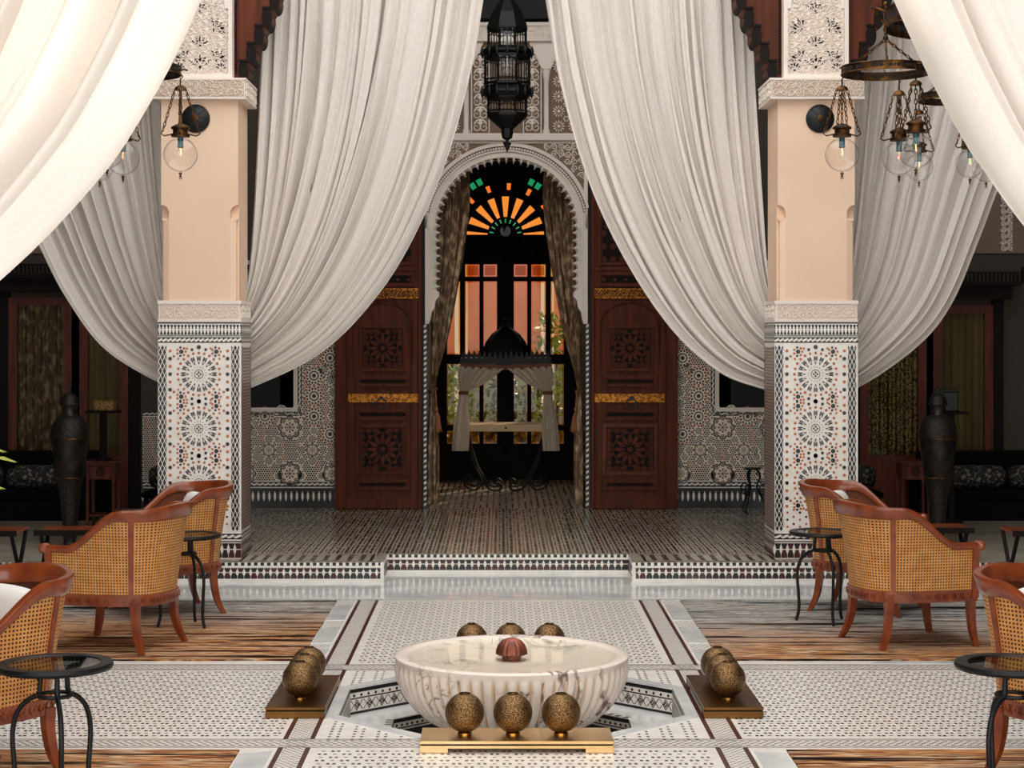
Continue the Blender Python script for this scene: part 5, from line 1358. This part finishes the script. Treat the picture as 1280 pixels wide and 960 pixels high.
for (nm, zz, r) in (('upper_crown', 0.76, 0.187), ('lower_crown', 0.43, 0.187)):
    mb = MB(); h = 0.10 if nm == 'lower_crown' else 0.07
    mb.lathe([(r-0.02, zz), (0.213, zz+h*0.4), (0.213, zz+h*0.6), (r-0.015, zz+h)], 8, caps=False)
    for k in range(16): 
        a = 2*pi*k/16; mb.lathe([(0.016, 0), (0.010, 0.02), (0.0, 0.045)], 5, (0.212*cos(a)*(0.93 if k % 2 else 1), 0.212*sin(a)*(0.93 if k % 2 else 1), zz+h*0.5)); mb.lathe([(0.0, -0.045), (0.010, -0.02), (0.016, 0)], 5, (0.212*cos(a)*(0.93 if k % 2 else 1), 0.212*sin(a)*(0.93 if k % 2 else 1), zz+h*0.5))
    mb.build(nm, 'lantern_iron', lt)
mb = MB(); mb.lathe([(0.0, 0.0), (0.012, 0.03), (0.022, 0.055), (0.038, 0.082), (0.014, 0.09), (0.016, 0.105), (0.042, 0.12), (0.050, 0.155), (0.050, 0.19), (0.062, 0.20), (0.118, 0.245), (0.166, 0.285), (0.172, 0.305)], 8, caps=False); mb.build('pointed_base', 'lantern_iron', lt)
mb = MB(); mb.lathe([(0.172, 0.98), (0.160, 1.02), (0.13, 1.10), (0.07, 1.19), (0.03, 1.24), (0.02, 1.28), (0.0, 1.30)], 8, caps=False); mb.build('dome', 'lantern_iron', lt)
mb = MB(); mb.tube([(0, 0, 1.28), (0, 0, 1.92)], 0.010, 6); mb.build('chain', 'lantern_iron', lt)
mb = MB(); mb.tube([(0, 0, 0.66), (0, 0, 1.0)], 0.006, 6); mb.sphere((0, 0, 0.64), 0.035, 12, 8); mb.build('bulb', 'pillow', lt, smooth=60)

# ================================================================== CHANDELIERS
def chain(mb, a, b, link=0.024, r=0.0026):
    a, b = Vector(a), Vector(b); n = max(2, int((b-a).length/link)); t = (b-a).normalized(); e1 = t.orthogonal().normalized(); e2 = t.cross(e1)
    for i in range(n):
        c = a.lerp(b, (i+0.5)/n); e = e1 if i % 2 else e2; h = (b-a).length/n*0.62
        mb.tube([tuple(c+t*(h*sin(q))+e*(0.0062*cos(q))) for q in [2*pi*k/8 for k in range(8)]], r, 4, closed=True)
def band(mb, c, R, z0, z1, n=56, holes=18):
    mb.lathe([(R, z0), (R, z1), (R-0.004, z1), (R-0.004, z0), (R, z0)], n, (c[0], c[1], 0), 0, caps=False)
    for z in (z0, z1): mb.tube([(c[0]+(R+0.001)*cos(a), c[1]+(R+0.001)*sin(a), z) for a in [2*pi*i/n for i in range(n)]], 0.0035, 5, closed=True)
    for k in range(holes):
        a = 2*pi*k/holes
        for rr, sgn in ((R+0.0006, 1), (R-0.0046, -1)):
            F = lambda u, v, d, a=a, rr=rr: (c[0]+rr*cos(a+u/rr), c[1]+rr*sin(a+u/rr), v)
            zm, hh, w = (z0+z1)/2, (z1-z0)*0.30, 0.5*2*pi*R/holes*0.8
            mb.flat(F, [(-w, zm), (-w*0.6, zm+hh), (-w*0.25, zm+hh*0.3), (-w*0.25, zm-hh*0.3), (-w*0.6, zm-hh)], 0, 1); mb.flat(F, [(w, zm), (w*0.6, zm+hh), (w*0.25, zm+hh*0.3), (w*0.25, zm-hh*0.3), (w*0.6, zm-hh)], 0, 1); mb.flat(F, [(0, zm+hh), (w*0.2, zm), (0, zm-hh), (-w*0.2, zm)], 0, 1)
def chandelier(x, y, zr, side, label, angs):
    """big band with one hook towards the court; a small ring of three globes hangs from it"""
    RB, RR = 0.42, 0.208; hx = -side*RB
    t = thing('chandelier', label, 'chandelier', (x+side*RB, y, zr), 0, 'globe chandeliers of the courtyard')
    mb = MB(); band(mb, (0, 0), RB, 0.21, 0.295, 72, 22); bd = mb.build('band', ['bronze', 'hole'], t, smooth=40, fixn=False)
    mb = MB()
    for k in range(3):
        a = 2*pi*k/3+(pi if side > 0 else 0); mb.tube([(RB*cos(a), RB*sin(a), 0.29), (0, 0, 0.62)], 0.005, 5)
    mb.tube([(0, 0, 0.6), (side*(0.80 if x < 2.2 and x > -2.2 else 0.05), 0, 5.2-zr)], 0.008, 6); mb.build('suspension', 'bronze', t, smooth=60)
    mb = MB(); mb.tube([(hx, 0, 0.31), (hx, 0, 0.16)], 0.006, 6); mb.sphere((hx, 0, 0.318), 0.012, 8, 6); mb.tube(spline([(hx, 0, 0.28), (hx-side*0.03, 0, 0.295), (hx-side*0.055, 0, 0.30), (hx-side*0.07, 0, 0.30)], 8), 0.007, 5); mb.tube(spline([(hx-side*0.055, 0, 0.30), (hx-side*0.03, 0, 0.26), (hx-side*0.004, 0, 0.22)], 8), 0.006, 5); mb.sphere((hx, 0, 0.155), 0.014, 8, 6); mb.build('hook', 'bronze', t, smooth=50)
    mb = MB(); band(mb, (hx, 0), RR, -0.018, 0.018, 56, 16); rg = mb.build('ring', ['bronze', 'hole'], t, smooth=40, fixn=False)
    mb = MB()
    for k in range(3): a = 2*pi*k/3+0.35; chain(mb, (hx, 0, 0.15), (hx+RR*cos(a), RR*sin(a), 0.018), 0.022, 0.003)
    mb.build('ring_chain', 'bronze', rg, fixn=False)
    first = None
    for a in angs:
        px, py = hx+RR*cos(a), RR*sin(a)
        if first is None:
            mb = MB(); mb.lathe([(0.044, -0.318), (0.046, -0.305), (0.036, -0.303), (0.036, -0.283), (0.045, -0.280), (0.045, -0.272), (0.030, -0.262), (0.012, -0.255), (0.0, -0.252)], 24)
            cap = MB(); cap.lathe([(0.030, -0.095), (0.026, -0.082), (0.012, -0.072), (0.0, -0.07)], 16)
            cap.tube([(0, 0, -0.07), (0, 0, -0.04), (0.012, 0, -0.03), (0, 0, -0.015), (0, 0, 0.0)], 0.004, 5); cap.tube([(0, 0, 0), (0.02, 0, 0.005), (0.035, 0, 0.0)], 0.005, 5)
            col = mb.build('collar', 'bronze', t, smooth=40); cap.build('pendant_cap', 'bronze', col, smooth=40)
            mb = MB()
            for k in range(4):
                b = pi*k/2+0.12; chain(mb, (0.026*cos(b), 0.026*sin(b), -0.092), (0.084*cos(b), 0.084*sin(b), -0.292), 0.021, 0.0024)
                mb.tube([(0.04*cos(b), 0.04*sin(b), -0.305), (0.076*cos(b), 0.076*sin(b), -0.313), (0.092*cos(b), 0.092*sin(b), -0.303), (0.086*cos(b), 0.086*sin(b), -0.289)], 0.0035, 5)
            chain(mb, (0, 0, -0.09), (0, 0, -0.255), 0.022, 0.0026); mb.build('pendant_chain', 'bronze', col, fixn=False)
            mb = MB(); R = 0.081; mb.lathe([(0.0, -0.487)]+[(R*sin(q), -0.403-R*cos(q)) for q in [0.12+(pi-0.12-0.46)*i/20 for i in range(21)]], 32, caps=False); mb.build('globe', 'glass', col, smooth=70)
            mb = MB(); mb.lathe([(0.0, -0.512), (0.006, -0.508), (0.004, -0.500), (0.010, -0.492), (0.0, -0.484)], 10, caps=False); mb.tube([(0.006*cos(q), 0, -0.514+0.006*sin(q)) for q in [2*pi*i/10 for i in range(10)]], 0.0018, 4, closed=True); mb.build('drop', 'bronze', col, smooth=60)
            mb = MB(); mb.lathe([(0.014, -0.322), (0.014, -0.362), (0.018, -0.366), (0.010, -0.372)], 12); mb.build('socket', 'socket', col, smooth=40)
            mb = MB(); mb.lathe([(0.008, -0.37), (0.016, -0.385), (0.019, -0.400), (0.012, -0.416), (0.0, -0.421)], 12, caps=False); mb.build('bulb', 'glass', col, smooth=60)
            mb = MB(); mb.tube([(0, 0, -0.372), (0.003, 0, -0.395), (0, 0.003, -0.404)], 0.0028, 5); mb.build('filament', 'bulb', col)
            first = col; col.location = (px, py, 0)
        else:
            c = copy_tree(first, t); c.location = (px, py, 0); c.rotation_euler = (0, 0, a)
for sg, nm in ((-1, 'left'), (1, 'right')):
    m_ = (lambda a: a) if sg > 0 else (lambda a: pi-a)
    chandelier(sg*1.79, 8.8, 2.97, sg, 'bronze globe chandelier hanging nearest the %s column, its ring over the court' % nm, [m_(pi), m_(-pi/3), m_(pi/3)])
    chandelier(sg*2.59, 10.7, 3.085, sg, 'bronze globe chandelier partly behind the bright %s curtain, against the grey curtain' % nm, [m_(pi), m_(-1.40), m_(0.30)])
# ================================================================== ROUND WALL FITTINGS
def wall_disc(x, label):
    t = thing('round_wall_lamp', label, 'lamp', (x, Y0, 3.225), 0, 'round black lamps on the columns')
    G = lambda prof, n=36: [(r, z) for r, z in prof]
    mb = MB(); mb.lathe([(0.05, 0.0), (0.098, 0.004), (0.100, 0.012), (0.070, 0.028), (0.040, 0.040), (0.0, 0.042)], 40)
    for k in range(8):
        a = 2*pi*k/8; mb.tube([(0.03*cos(a), 0.03*sin(a), 0.043), (0.092*cos(a), 0.092*sin(a), 0.016)], 0.0035, 4)
    R_ = Matrix.Rotation(pi/2, 4, 'X')
    o = mb.build('dish', 'iron', t, smooth=30); o.matrix_local = R_
    mb = MB(); mb.lathe([(0.026, 0.040), (0.024, 0.048), (0.014, 0.050), (0.012, 0.056), (0.0, 0.058)], 20); o = mb.build('knob', 'bronze', t, smooth=30); o.matrix_local = R_
wall_disc(-2.19, 'round black metal lamp on the left column'); wall_disc(2.19, 'round black metal lamp on the right column')

# ================================================================== CANOPY STAND IN THE DOORWAY
ct = thing('canopy_stand', 'black domed canopy stand with tied pale drapes in the doorway', 'stand', (0.0, 18.7, PZ))
def zc(py): return 1.7-(py-420)/123.0-PZ
mb = MB(); mb.lathe([(0.245, zc(446)), (0.235, zc(436)), (0.20, zc(427)), (0.14, zc(417)), (0.07, zc(411)), (0.04, zc(407)), (0.03, zc(403)), (0.035, zc(400)), (0.012, zc(397)), (0.0, zc(391))], 8, caps=False); mb.build('dome', 'lantern_iron', ct)
mb = MB(); W2 = 0.455
mb.box(-W2, W2, -0.30, 0.30, zc(455), zc(447))
for k in range(17):
    x = -W2+0.03+k*(2*W2-0.06)/16
    for y in (-0.30, 0.30): mb.prism(lambda u, v, d, y=y: (u, y-d, v), [(x-0.016, zc(448)), (x+0.016, zc(448)), (x+0.016, zc(444)), (x, zc(438)), (x-0.016, zc(444))], -0.006, 0.006, back=True)
mb.build('crown', 'lantern_iron', ct)
for sx in (-1, 1):
    for sy in (-1, 1):
        mb = MB(); mb.tube([(sx*0.43, sy*0.27, zc(536)), (sx*0.43, sy*0.27, zc(455))], 0.018, 6); mb.build('post', 'lantern_iron', ct)
mb = MB()
def val(u, v): x = lerp(-0.46, 0.46, u); return (x, -0.312-0.01*sin(u*40)*0.3, lerp(zc(453)-0.01*sin(pi*u)*0, zc(459)-0.0, v)-0.035*sin(pi*u)*0.6)
mb.surf(30, 3, val); mb.build('pelmet_braid', 'trim_brown', ct, fixn=False)
for sg in (-1, 1):
    rnd = random.Random(5+sg); mb = MB()
    A = spline([(sg*0.465, 0, zc(457)), (sg*0.475, 0, zc(470)), (sg*0.465, 0, zc(485)), (sg*0.452, 0, zc(490))], 40); B = spline([(sg*0.015, 0, zc(460)), (sg*0.10, 0, zc(468)), (sg*0.22, 0, zc(479)), (sg*0.34, 0, zc(486)), (sg*0.385, 0, zc(490))], 40)
    mb.surf(60, 39, lambda u, v: (lerp(A[int(round(v*39))].x, B[int(round(v*39))].x, u), -0.315-0.012*sin(u*34+v*2)-0.008*sin(u*75), lerp(A[int(round(v*39))].z, B[int(round(v*39))].z, u)))
    dp = mb.build('side_drape', 'drape', ct, smooth=180, fixn=False)
    mb = MB(); mb.surf(48, 20, lambda u, v: (sg*(lerp(0.42, 0.455, v)+lerp(0.04, 0.075, smooth01(0, 0.7, v))*(1+0.15*sin(u*2*pi*6+1))*cos(u*2*pi)), -0.315+lerp(0.03, 0.05, v)*(1+0.2*sin(u*2*pi*6+1))*sin(u*2*pi), lerp(zc(490), zc(561), v))); mb.build('drape_tail', 'drape', dp, smooth=180, fixn=False)
    mb = MB(); mb.lathe([(0.046, zc(492)), (0.050, zc(490)), (0.046, zc(487.5))], 16, (sg*0.42, -0.315, 0), caps=False); mb.build('tie_band', 'trim_brown', dp, smooth=60)
mb = MB(); mb.box(-0.45, 0.45, -0.30, 0.30, zc(537.5), zc(529)); tr = mb.build('seat_tray', 'tray', ct, bevel=0.006)
mb = MB(); mb.lathe([(0.0, 0.0), (0.012, 0.004), (0.012, 0.008), (0, 0.012)], 10); o = mb.build('tray_stud', 'bronze', tr, smooth=40); o.matrix_local = Matrix.Translation((0.0, -0.30, (zc(537)+zc(529))/2)) @ Matrix.Rotation(pi/2, 4, 'X')
for sx in (-1, 1):
    for sy in (-1, 1):
        mb = MB(); mb.tube(spline([(sx*0.40, sy*0.26, zc(537)), (sx*0.36, sy*0.26, 0.45), (sx*0.30, sy*0.26, 0.25), (sx*0.22, sy*0.26, 0.10), (sx*0.16, sy*0.26, 0.03), (sx*0.08, sy*0.26, 0.015), (sx*0.04, sy*0.26, 0.05), (sx*0.07, sy*0.26, 0.09), (sx*0.10, sy*0.26, 0.07)], 40), 0.012, 6)
        mb.tube(spline([(sx*0.22, sy*0.26, 0.10), (sx*0.30, sy*0.26, 0.02), (sx*0.40, sy*0.26, 0.05), (sx*0.42, sy*0.26, 0.12), (sx*0.37, sy*0.26, 0.15), (sx*0.34, sy*0.26, 0.11)], 30), 0.010, 6)
        mb.build('scroll_leg', 'iron_dull', ct, smooth=60)

# ================================================================== SIDE BAYS: urns, stands, seats, low tables
def urn(x, y, label):
    t = thing('metal_urn', label, 'urn', (x, y, PZ), 0, 'tall hammered metal urns')
    s = 1/169.0
    def z(py): return (684-py)*s
    mb = MB(); mb.lathe([(0.0, 0.0), (0.055, 0.0), (0.050, 0.03), (0.042, 0.05), (8.5*s, z(672)), (10*s, z(645)), (13*s, z(618)), (16.5*s, z(597)), (17*s, z(596))], 40, caps=False); mb.build('foot_cone', 'urn', t, smooth=50)
    mb = MB(); mb.lathe([(17*s, z(597)), (18*s, z(595)), (20.5*s, z(570)), (23*s, z(550)), (23*s, z(548))], 40, caps=False); mb.build('body', 'urn_plain', t, smooth=50)
    mb = MB(); mb.lathe([(23.2*s, z(548)), (23.4*s, z(540)), (22*s, z(531)), (18*s, z(524)), (13*s, z(520)), (10*s, z(518.5))], 40, caps=False); mb.build('shoulder', 'urn', t, smooth=50)
    mb = MB(); mb.lathe([(10*s, z(519)), (9.2*s, z(516)), (9.2*s, z(510)), (10*s, z(507))], 32, caps=False); mb.build('neck', 'urn_plain', t, smooth=50)
    mb = MB(); mb.lathe([(9.8*s, z(507)), (12*s, z(506)), (12*s, z(504.5)), (10.8*s, z(502)), (10*s, z(497)), (7*s, z(493)), (2.5*s, z(491.5)), (1.6*s, z(489)), (2.2*s, z(486.5)), (1.3*s, z(484)), (0, z(480))], 32, caps=False); mb.build('lid', 'urn', t, smooth=50)
    for (py, r) in ((548, 23.6), (596.5, 17.4)):
        mb = MB(); mb.tube([(r*s*cos(a), r*s*sin(a), z(py)) for a in [2*pi*i/36 for i in range(36)]], 0.005, 5, closed=True); mb.build('hoop', 'bronze', t, smooth=60)
urn(-3.235, 13.6, 'tall dark metal urn in the left bay'); urn(3.18, 13.6, 'tall dark metal urn in the right bay')
def pedestal(x, y, label):
    t = thing('carved_stand', label, 'stand', (x, y, PZ), 0, 'red wood stands in the side bays'); H = 0.55; w = 0.105
    for sx in (-1, 1):
        for sy in (-1, 1):
            mb = MB(); mb.box(sx*w-0.012, sx*w+0.012, sy*w-0.012, sy*w+0.012, 0, H-0.02); mb.build('leg', 'wood_red', t, bevel=0.003)
    mb = MB(); mb.box(-w-0.03, w+0.03, -w-0.03, w+0.03, H-0.02, H); mb.build('top', 'wood_red', t, bevel=0.004)
    mb = MB(); mb.box(-w, w, -w, w, H-0.15, H-0.02); ap = mb.build('apron', 'wood_red', t)
    mb = MB(); F = front(-w); mb.ring(F, (0, H-0.085), 0.03, 0.038, 0, 0.006, 14); [mb.prism(F, rotpts([(0.006, 0), (0.016, 0.005), (0.027, 0), (0.016, -0.005)], (0, H-0.085), 2*pi*k/8), 0, 0.006) for k in range(8)]; mb.rect(F, -w+0.01, w-0.01, H-0.045, H-0.04, 0, 0.005); mb.build('carving', 'wood_dark', ap, fixn=False)
    mb = MB(); mb.box(-w, w, -w, w, 0.10, 0.115); mb.build('shelf', 'wood_red', t)
pedestal(-3.29, 15.0, 'red carved wood stand beside the urn in the left bay'); pedestal(3.31, 15.0, 'red carved wood stand beside the urn in the right bay')
def t_stand(x, y, z, label):
    t = thing('pedestal_shelf', label, 'stand', (x, y, z)); mb = MB(); mb.box(-0.06, 0.06, -0.06, 0.06, 0, 0.02); mb.build('base', 'wood_dark', t); mb = MB(); mb.box(-0.026, 0.026, -0.026, 0.026, 0.02, 0.385); mb.build('post', 'wood_dark', t); mb = MB(); mb.box(-0.13, 0.13, -0.1, 0.1, 0.385, 0.405); mb.build('top', 'wood_dark', t)
t_stand(-3.29, 15.0, PZ+0.55, 'black T-shaped shelf on the left red stand')
mb = MB(); mb.box(-0.08, 0.08, -0.06, 0.06, 0, 0.075); o = mb.build('woven_box', 'basket', loc=(-3.275, 15.0, PZ+0.955), bevel=0.008); tag(o, 'small tan woven box on the black shelf in the left bay', 'box')
mb = MB(); mb.box(-0.083, 0.083, -0.063, 0.063, 0.074, 0.082); mb.build('lid', 'basket', o, bevel=0.003)
pl = thing('tall_pedestal', 'tall black pedestal with a shelf behind the right urn', 'stand', (3.72, 15.4, PZ)); mb = MB(); mb.box(-0.08, 0.08, -0.08, 0.08, 0, 0.03); mb.build('base', 'wood_dark', pl); mb = MB(); mb.box(-0.022, 0.022, -0.022, 0.022, 0.03, 0.91); mb.build('post', 'wood_dark', pl); mb = MB(); mb.box(-0.12, 0.12, -0.1, 0.1, 0.91, 0.93); mb.build('shelf', 'wood_dark', pl)
mb = MB(); mb.box(-0.085, 0.085, -0.07, 0.07, 0, 0.17); o = mb.build('green_box', 'green_lamp', loc=(3.68, 15.4, PZ+0.93), bevel=0.012); tag(o, 'dark green box on the tall pedestal in the right bay', 'box'); mb = MB(); mb.box(-0.09, 0.09, -0.075, 0.075, 0.165, 0.185); mb.build('lid', 'green_lamp', o, bevel=0.006)
def sofa(x0, x1, label):
    cx = (x0+x1)/2; w = (x1-x0)/2; t = thing('banquette', label, 'sofa', (cx, 15.9, PZ), 0, 'black banquettes along the back wall')
    mb = MB(); mb.box(-w, w, -0.35, 0.35, 0, 0.16); mb.build('base', 'sofa', t); mb = MB(); mb.box(-w+0.01, w-0.01, -0.36, 0.32, 0.16, 0.25); mb.build('seat', 'sofa', t, bevel=0.03); mb = MB(); mb.box(-w, w, 0.22, 0.42, 0.16, 0.55); mb.build('backrest', 'sofa', t, bevel=0.04)
    for sx in (-1, 1): mb = MB(); mb.box(sx*w-0.07, sx*w+0.07, -0.34, 0.4, 0.0, 0.42); mb.build('arm', 'sofa', t, bevel=0.03)
sofa(-5.05, -3.55, 'black banquette along the wall of the left bay'); sofa(3.62, 5.05, 'black banquette along the wall of the right bay')
def bolster(x0, x1, y, label, z=PZ+0.25):
    cx = (x0+x1)/2; w = (x1-x0)/2; mb = MB()
    mb.surf(24, 18, lambda u, v: (w*(2*u-1), 0.10*(1-0.35*(2*u-1)**8)*cos(2*pi*v), 0.105+0.10*(1-0.35*(2*u-1)**8)*sin(2*pi*v)))
    for s_ in (-1, 1): mb.face([(s_*w, 0.065*cos(2*pi*k/18), 0.105+0.065*sin(2*pi*k/18)) for k in range(18)])
    o = mb.build('bolster', 'cushion', loc=(cx, y, z), smooth=60); tag(o, label, 'cushion', 'patterned bolsters in the side bays')
bolster(-4.85, -4.32, 15.80, 'grey patterned bolster farthest left on the black banquette'); bolster(-4.28, -3.72, 15.80, 'grey patterned bolster left of the dark urn')
bolster(3.75, 4.27, 15.80, 'grey patterned bolster right of the dark urn'); bolster(4.31, 4.85, 15.80, 'grey patterned bolster farthest right on the black banquette')
def stool(x, y, label):
    t = thing('bench', label, 'bench', (x, y, PZ), 0, 'benches by the column foot'); mb = MB(); mb.box(-0.24, 0.24, -0.2, 0.2, 0.19, 0.24); mb.build('seat', 'sofa', t, bevel=0.015)
    for sx in (-1, 1):
        for sy in (-1, 1): mb = MB(); mb.box(sx*0.2-0.02, sx*0.2+0.02, sy*0.16-0.02, sy*0.16+0.02, 0, 0.19); mb.build('leg', 'wood_dark', t)
stool(-2.85, 15.75, 'low black bench left of the left column foot'); stool(2.95, 15.75, 'low black bench right of the right column foot')
bolster(-3.05, -2.66, 15.75, 'grey patterned bolster on the low bench by the left column'); bolster(2.76, 3.15, 15.75, 'grey patterned bolster on the low bench by the right column')
def low_table(x, y, label):
    t = thing('low_table', label, 'table', (x, y, 0.0), 0, 'low wooden tables before the side bays'); H = 0.43
    mb = MB(); mb.box(-0.20, 0.20, -0.17, 0.17, H-0.018, H); mb.build('top', 'chair_wood', t, bevel=0.003)
    mb = MB(); mb.box(-0.21, 0.21, -0.18, -0.165, H-0.03, H+0.006); mb.build('edge_rail', 'wood_dark', t)
    for sx in (-1, 1):
        mb = MB(); mb.tube([(sx*0.19, -0.15, 0.0), (sx*0.19, 0.15, H-0.018)], 0.014, 5); mb.tube([(sx*0.17, 0.15, 0.0), (sx*0.17, -0.15, H-0.018)], 0.014, 5); mb.build('crossed_leg', 'wood_dark', t)
low_table(-3.40, 12.1, 'low wooden folding table at the left edge'); low_table(-2.88, 12.15, 'low wooden folding table between the left urn and the cane chair')
low_table(3.48, 12.1, 'low wooden folding table at the right edge'); low_table(2.86, 12.3, 'low wooden folding table at the foot of the right urn')

# back wall of the side bays: framed doors with drapes behind the glass
def bay_door(nm, x0, x1, z1, drape_m, cornice=True):
    mb = MB(); j = 0.075
    F = front(WY)
    for (a, b, c, d) in ((x0, x0+j, PZ, z1), (x1-j, x1, PZ, z1), (x0+j, x1-j, z1-j, z1), (x0+j, x1-j, PZ, 0.62)): mb.rect(F, a, b, c, d, 0, 0.07)
    o = struct(mb.build(nm, 'wood_red'))
    for (a, b) in ((x0-0.10, x0), (x1, x1+0.10)): mb = MB(); mb.rect(F, a, b, PZ, z1+0.05, 0, 0.05); mb.build('side_post', 'wood_dark', o)
    mb = MB(); mb.surf(60, 4, lambda u, v: (lerp(x0+j, x1-j, u), WY-0.012-0.008*sin(u*38), lerp(0.62, z1-j, v))); mb.build('drape', drape_m, o, smooth=180, fixn=False)
    mb = MB(); mb.rect(F, x0+j, x1-j, 0.62, z1-j, 0.03, 0.036); mb.build('door_pane', 'dark_glass', o)
    if cornice:
        mb = MB(); mb.rect(F, x0-0.14, x1+0.14, z1+0.05, z1+0.17, 0, 0.18); mb.prism(F, [(x0-0.2, z1+0.17), (x1+0.2, z1+0.17), (x1+0.25, z1+0.21), (x0-0.25, z1+0.21)], 0, 0.25)
        n = int((x1-x0+0.44)/0.036)
        for k in range(n): u = x0-0.22+k*0.036; mb.rect(F, u, u+0.018, z1+0.21, z1+0.29, 0.20, 0.22)
        mb.rect(F, x0-0.22, x1+0.22, z1+0.285, z1+0.297, 0.195, 0.225)
        for u in (x0-0.24, x1+0.22): mb.rect(F, u, u+0.03, z1+0.21, z1+0.34, 0.19, 0.225)
        mb.build('cornice', 'wood_dark', o)
    return o
bay_door('door_3', -4.50, -3.93, 2.05, 'brocade'); bay_door('door_4', -3.86, -3.42, 1.93, 'ochre', False)
bay_door('door_5', 3.86, 4.40, 1.98, 'ochre'); bay_door('door_6', 3.20, 3.80, 1.98, 'spangle', False)
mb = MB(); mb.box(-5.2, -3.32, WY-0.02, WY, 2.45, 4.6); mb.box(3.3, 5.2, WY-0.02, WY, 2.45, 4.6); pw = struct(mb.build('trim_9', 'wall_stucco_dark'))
mb = MB()
for sg in (-1, 1): scrolls(mb, front(WY-0.02), *sorted((sg*4.48, sg*4.6)), 2.47, 3.2, 0.055, w=0.008, d=0.012); scrolls(mb, front(WY-0.02), *sorted((sg*4.6, sg*5.1)), 3.1, 3.25, 0.055, w=0.008, d=0.012)
mb.build('stucco_scroll', 'wall_stucco', pw, kind='stuff', fixn=False)

# iron scroll stand by the right column, palm at the left edge
ir = thing('iron_scroll_stand', 'small black wrought iron stand by the wall tiles, beside the right column', 'stand', (2.15, 16.1, PZ))
for k in range(3):
    a = 2*pi*k/3; P = spline([(0.03, 0, 0.40), (0.07, 0, 0.34), (0.04, 0, 0.24), (0.10, 0, 0.12), (0.14, 0, 0.05), (0.10, 0, 0.008)], 24); mb = MB(); mb.tube([(p.x*cos(a), p.x*sin(a), max(p.z, 0.008)) for p in P], 0.009, 6)
    mb.tube([(0.11*cos(a)+0.05*cos(q)*cos(a), 0.11*sin(a)+0.05*cos(q)*sin(a), 0.22+0.05*sin(q)) for q in [2*pi*i/14 for i in range(14)]], 0.007, 5, closed=True); mb.build('leg', 'iron', ir, smooth=60)
mb = MB(); mb.lathe([(0.0, 0.39), (0.07, 0.395), (0.075, 0.41), (0.0, 0.405)], 20, caps=False); mb.build('plate', 'iron', ir, smooth=40)
pp = thing('potted_palm', 'palm whose pale green leaf tips reach in at the left edge', 'plant', (-2.95, 8.6, 0.001))
mb = MB(); mb.lathe([(0.0, 0.0), (0.12, 0.0), (0.16, 0.24), (0.17, 0.26), (0.15, 0.26), (0.14, 0.22), (0.0, 0.22)], 28, caps=False); mb.build('pot', 'pot', pp, smooth=40)
mb = MB(); mb.tube([(0, 0, 0.22), (0.02, 0, 0.6), (0.0, 0.02, 1.05)], lambda t: 0.035-0.012*t, 8); mb.build('stem', 'wood_red', pp, smooth=60)
rnd = random.Random(9)
for k in range(11):
    a = 2*pi*k/11+0.05; rise = 0.35+0.25*rnd.random(); L_ = 0.50+0.08*rnd.random(); mb = MB()
    if k == 0: a = 0.06; rise = 0.40; L_ = 0.50
    if k == 1: a = -0.10; rise = 0.22; L_ = 0.47
    d = Vector((cos(a), sin(a), 0)); s = Vector((-sin(a), cos(a), 0)); spine = [d*(L_*t)+Vector((0, 0, 1.05+rise*sin(t*1.9)*0.7-0.18*t*t)) for t in [i/10 for i in range(11)]]
    mb.tube([tuple(p) for p in spine], lambda t: 0.007-0.005*t, 4)
    for i in range(3, 11):
        for sg in (-1, 1):
            p = spine[i]; q = p+d*0.13+s*sg*0.10*(1.1-i/11)+Vector((0, 0, -0.03)); m_ = (p+q)/2
            mb.face([p, m_+s*0.010+Vector((0, 0, 0.012)), q, m_-s*0.010])
    mb.build('frond', 'palm', pp, fixn=False)
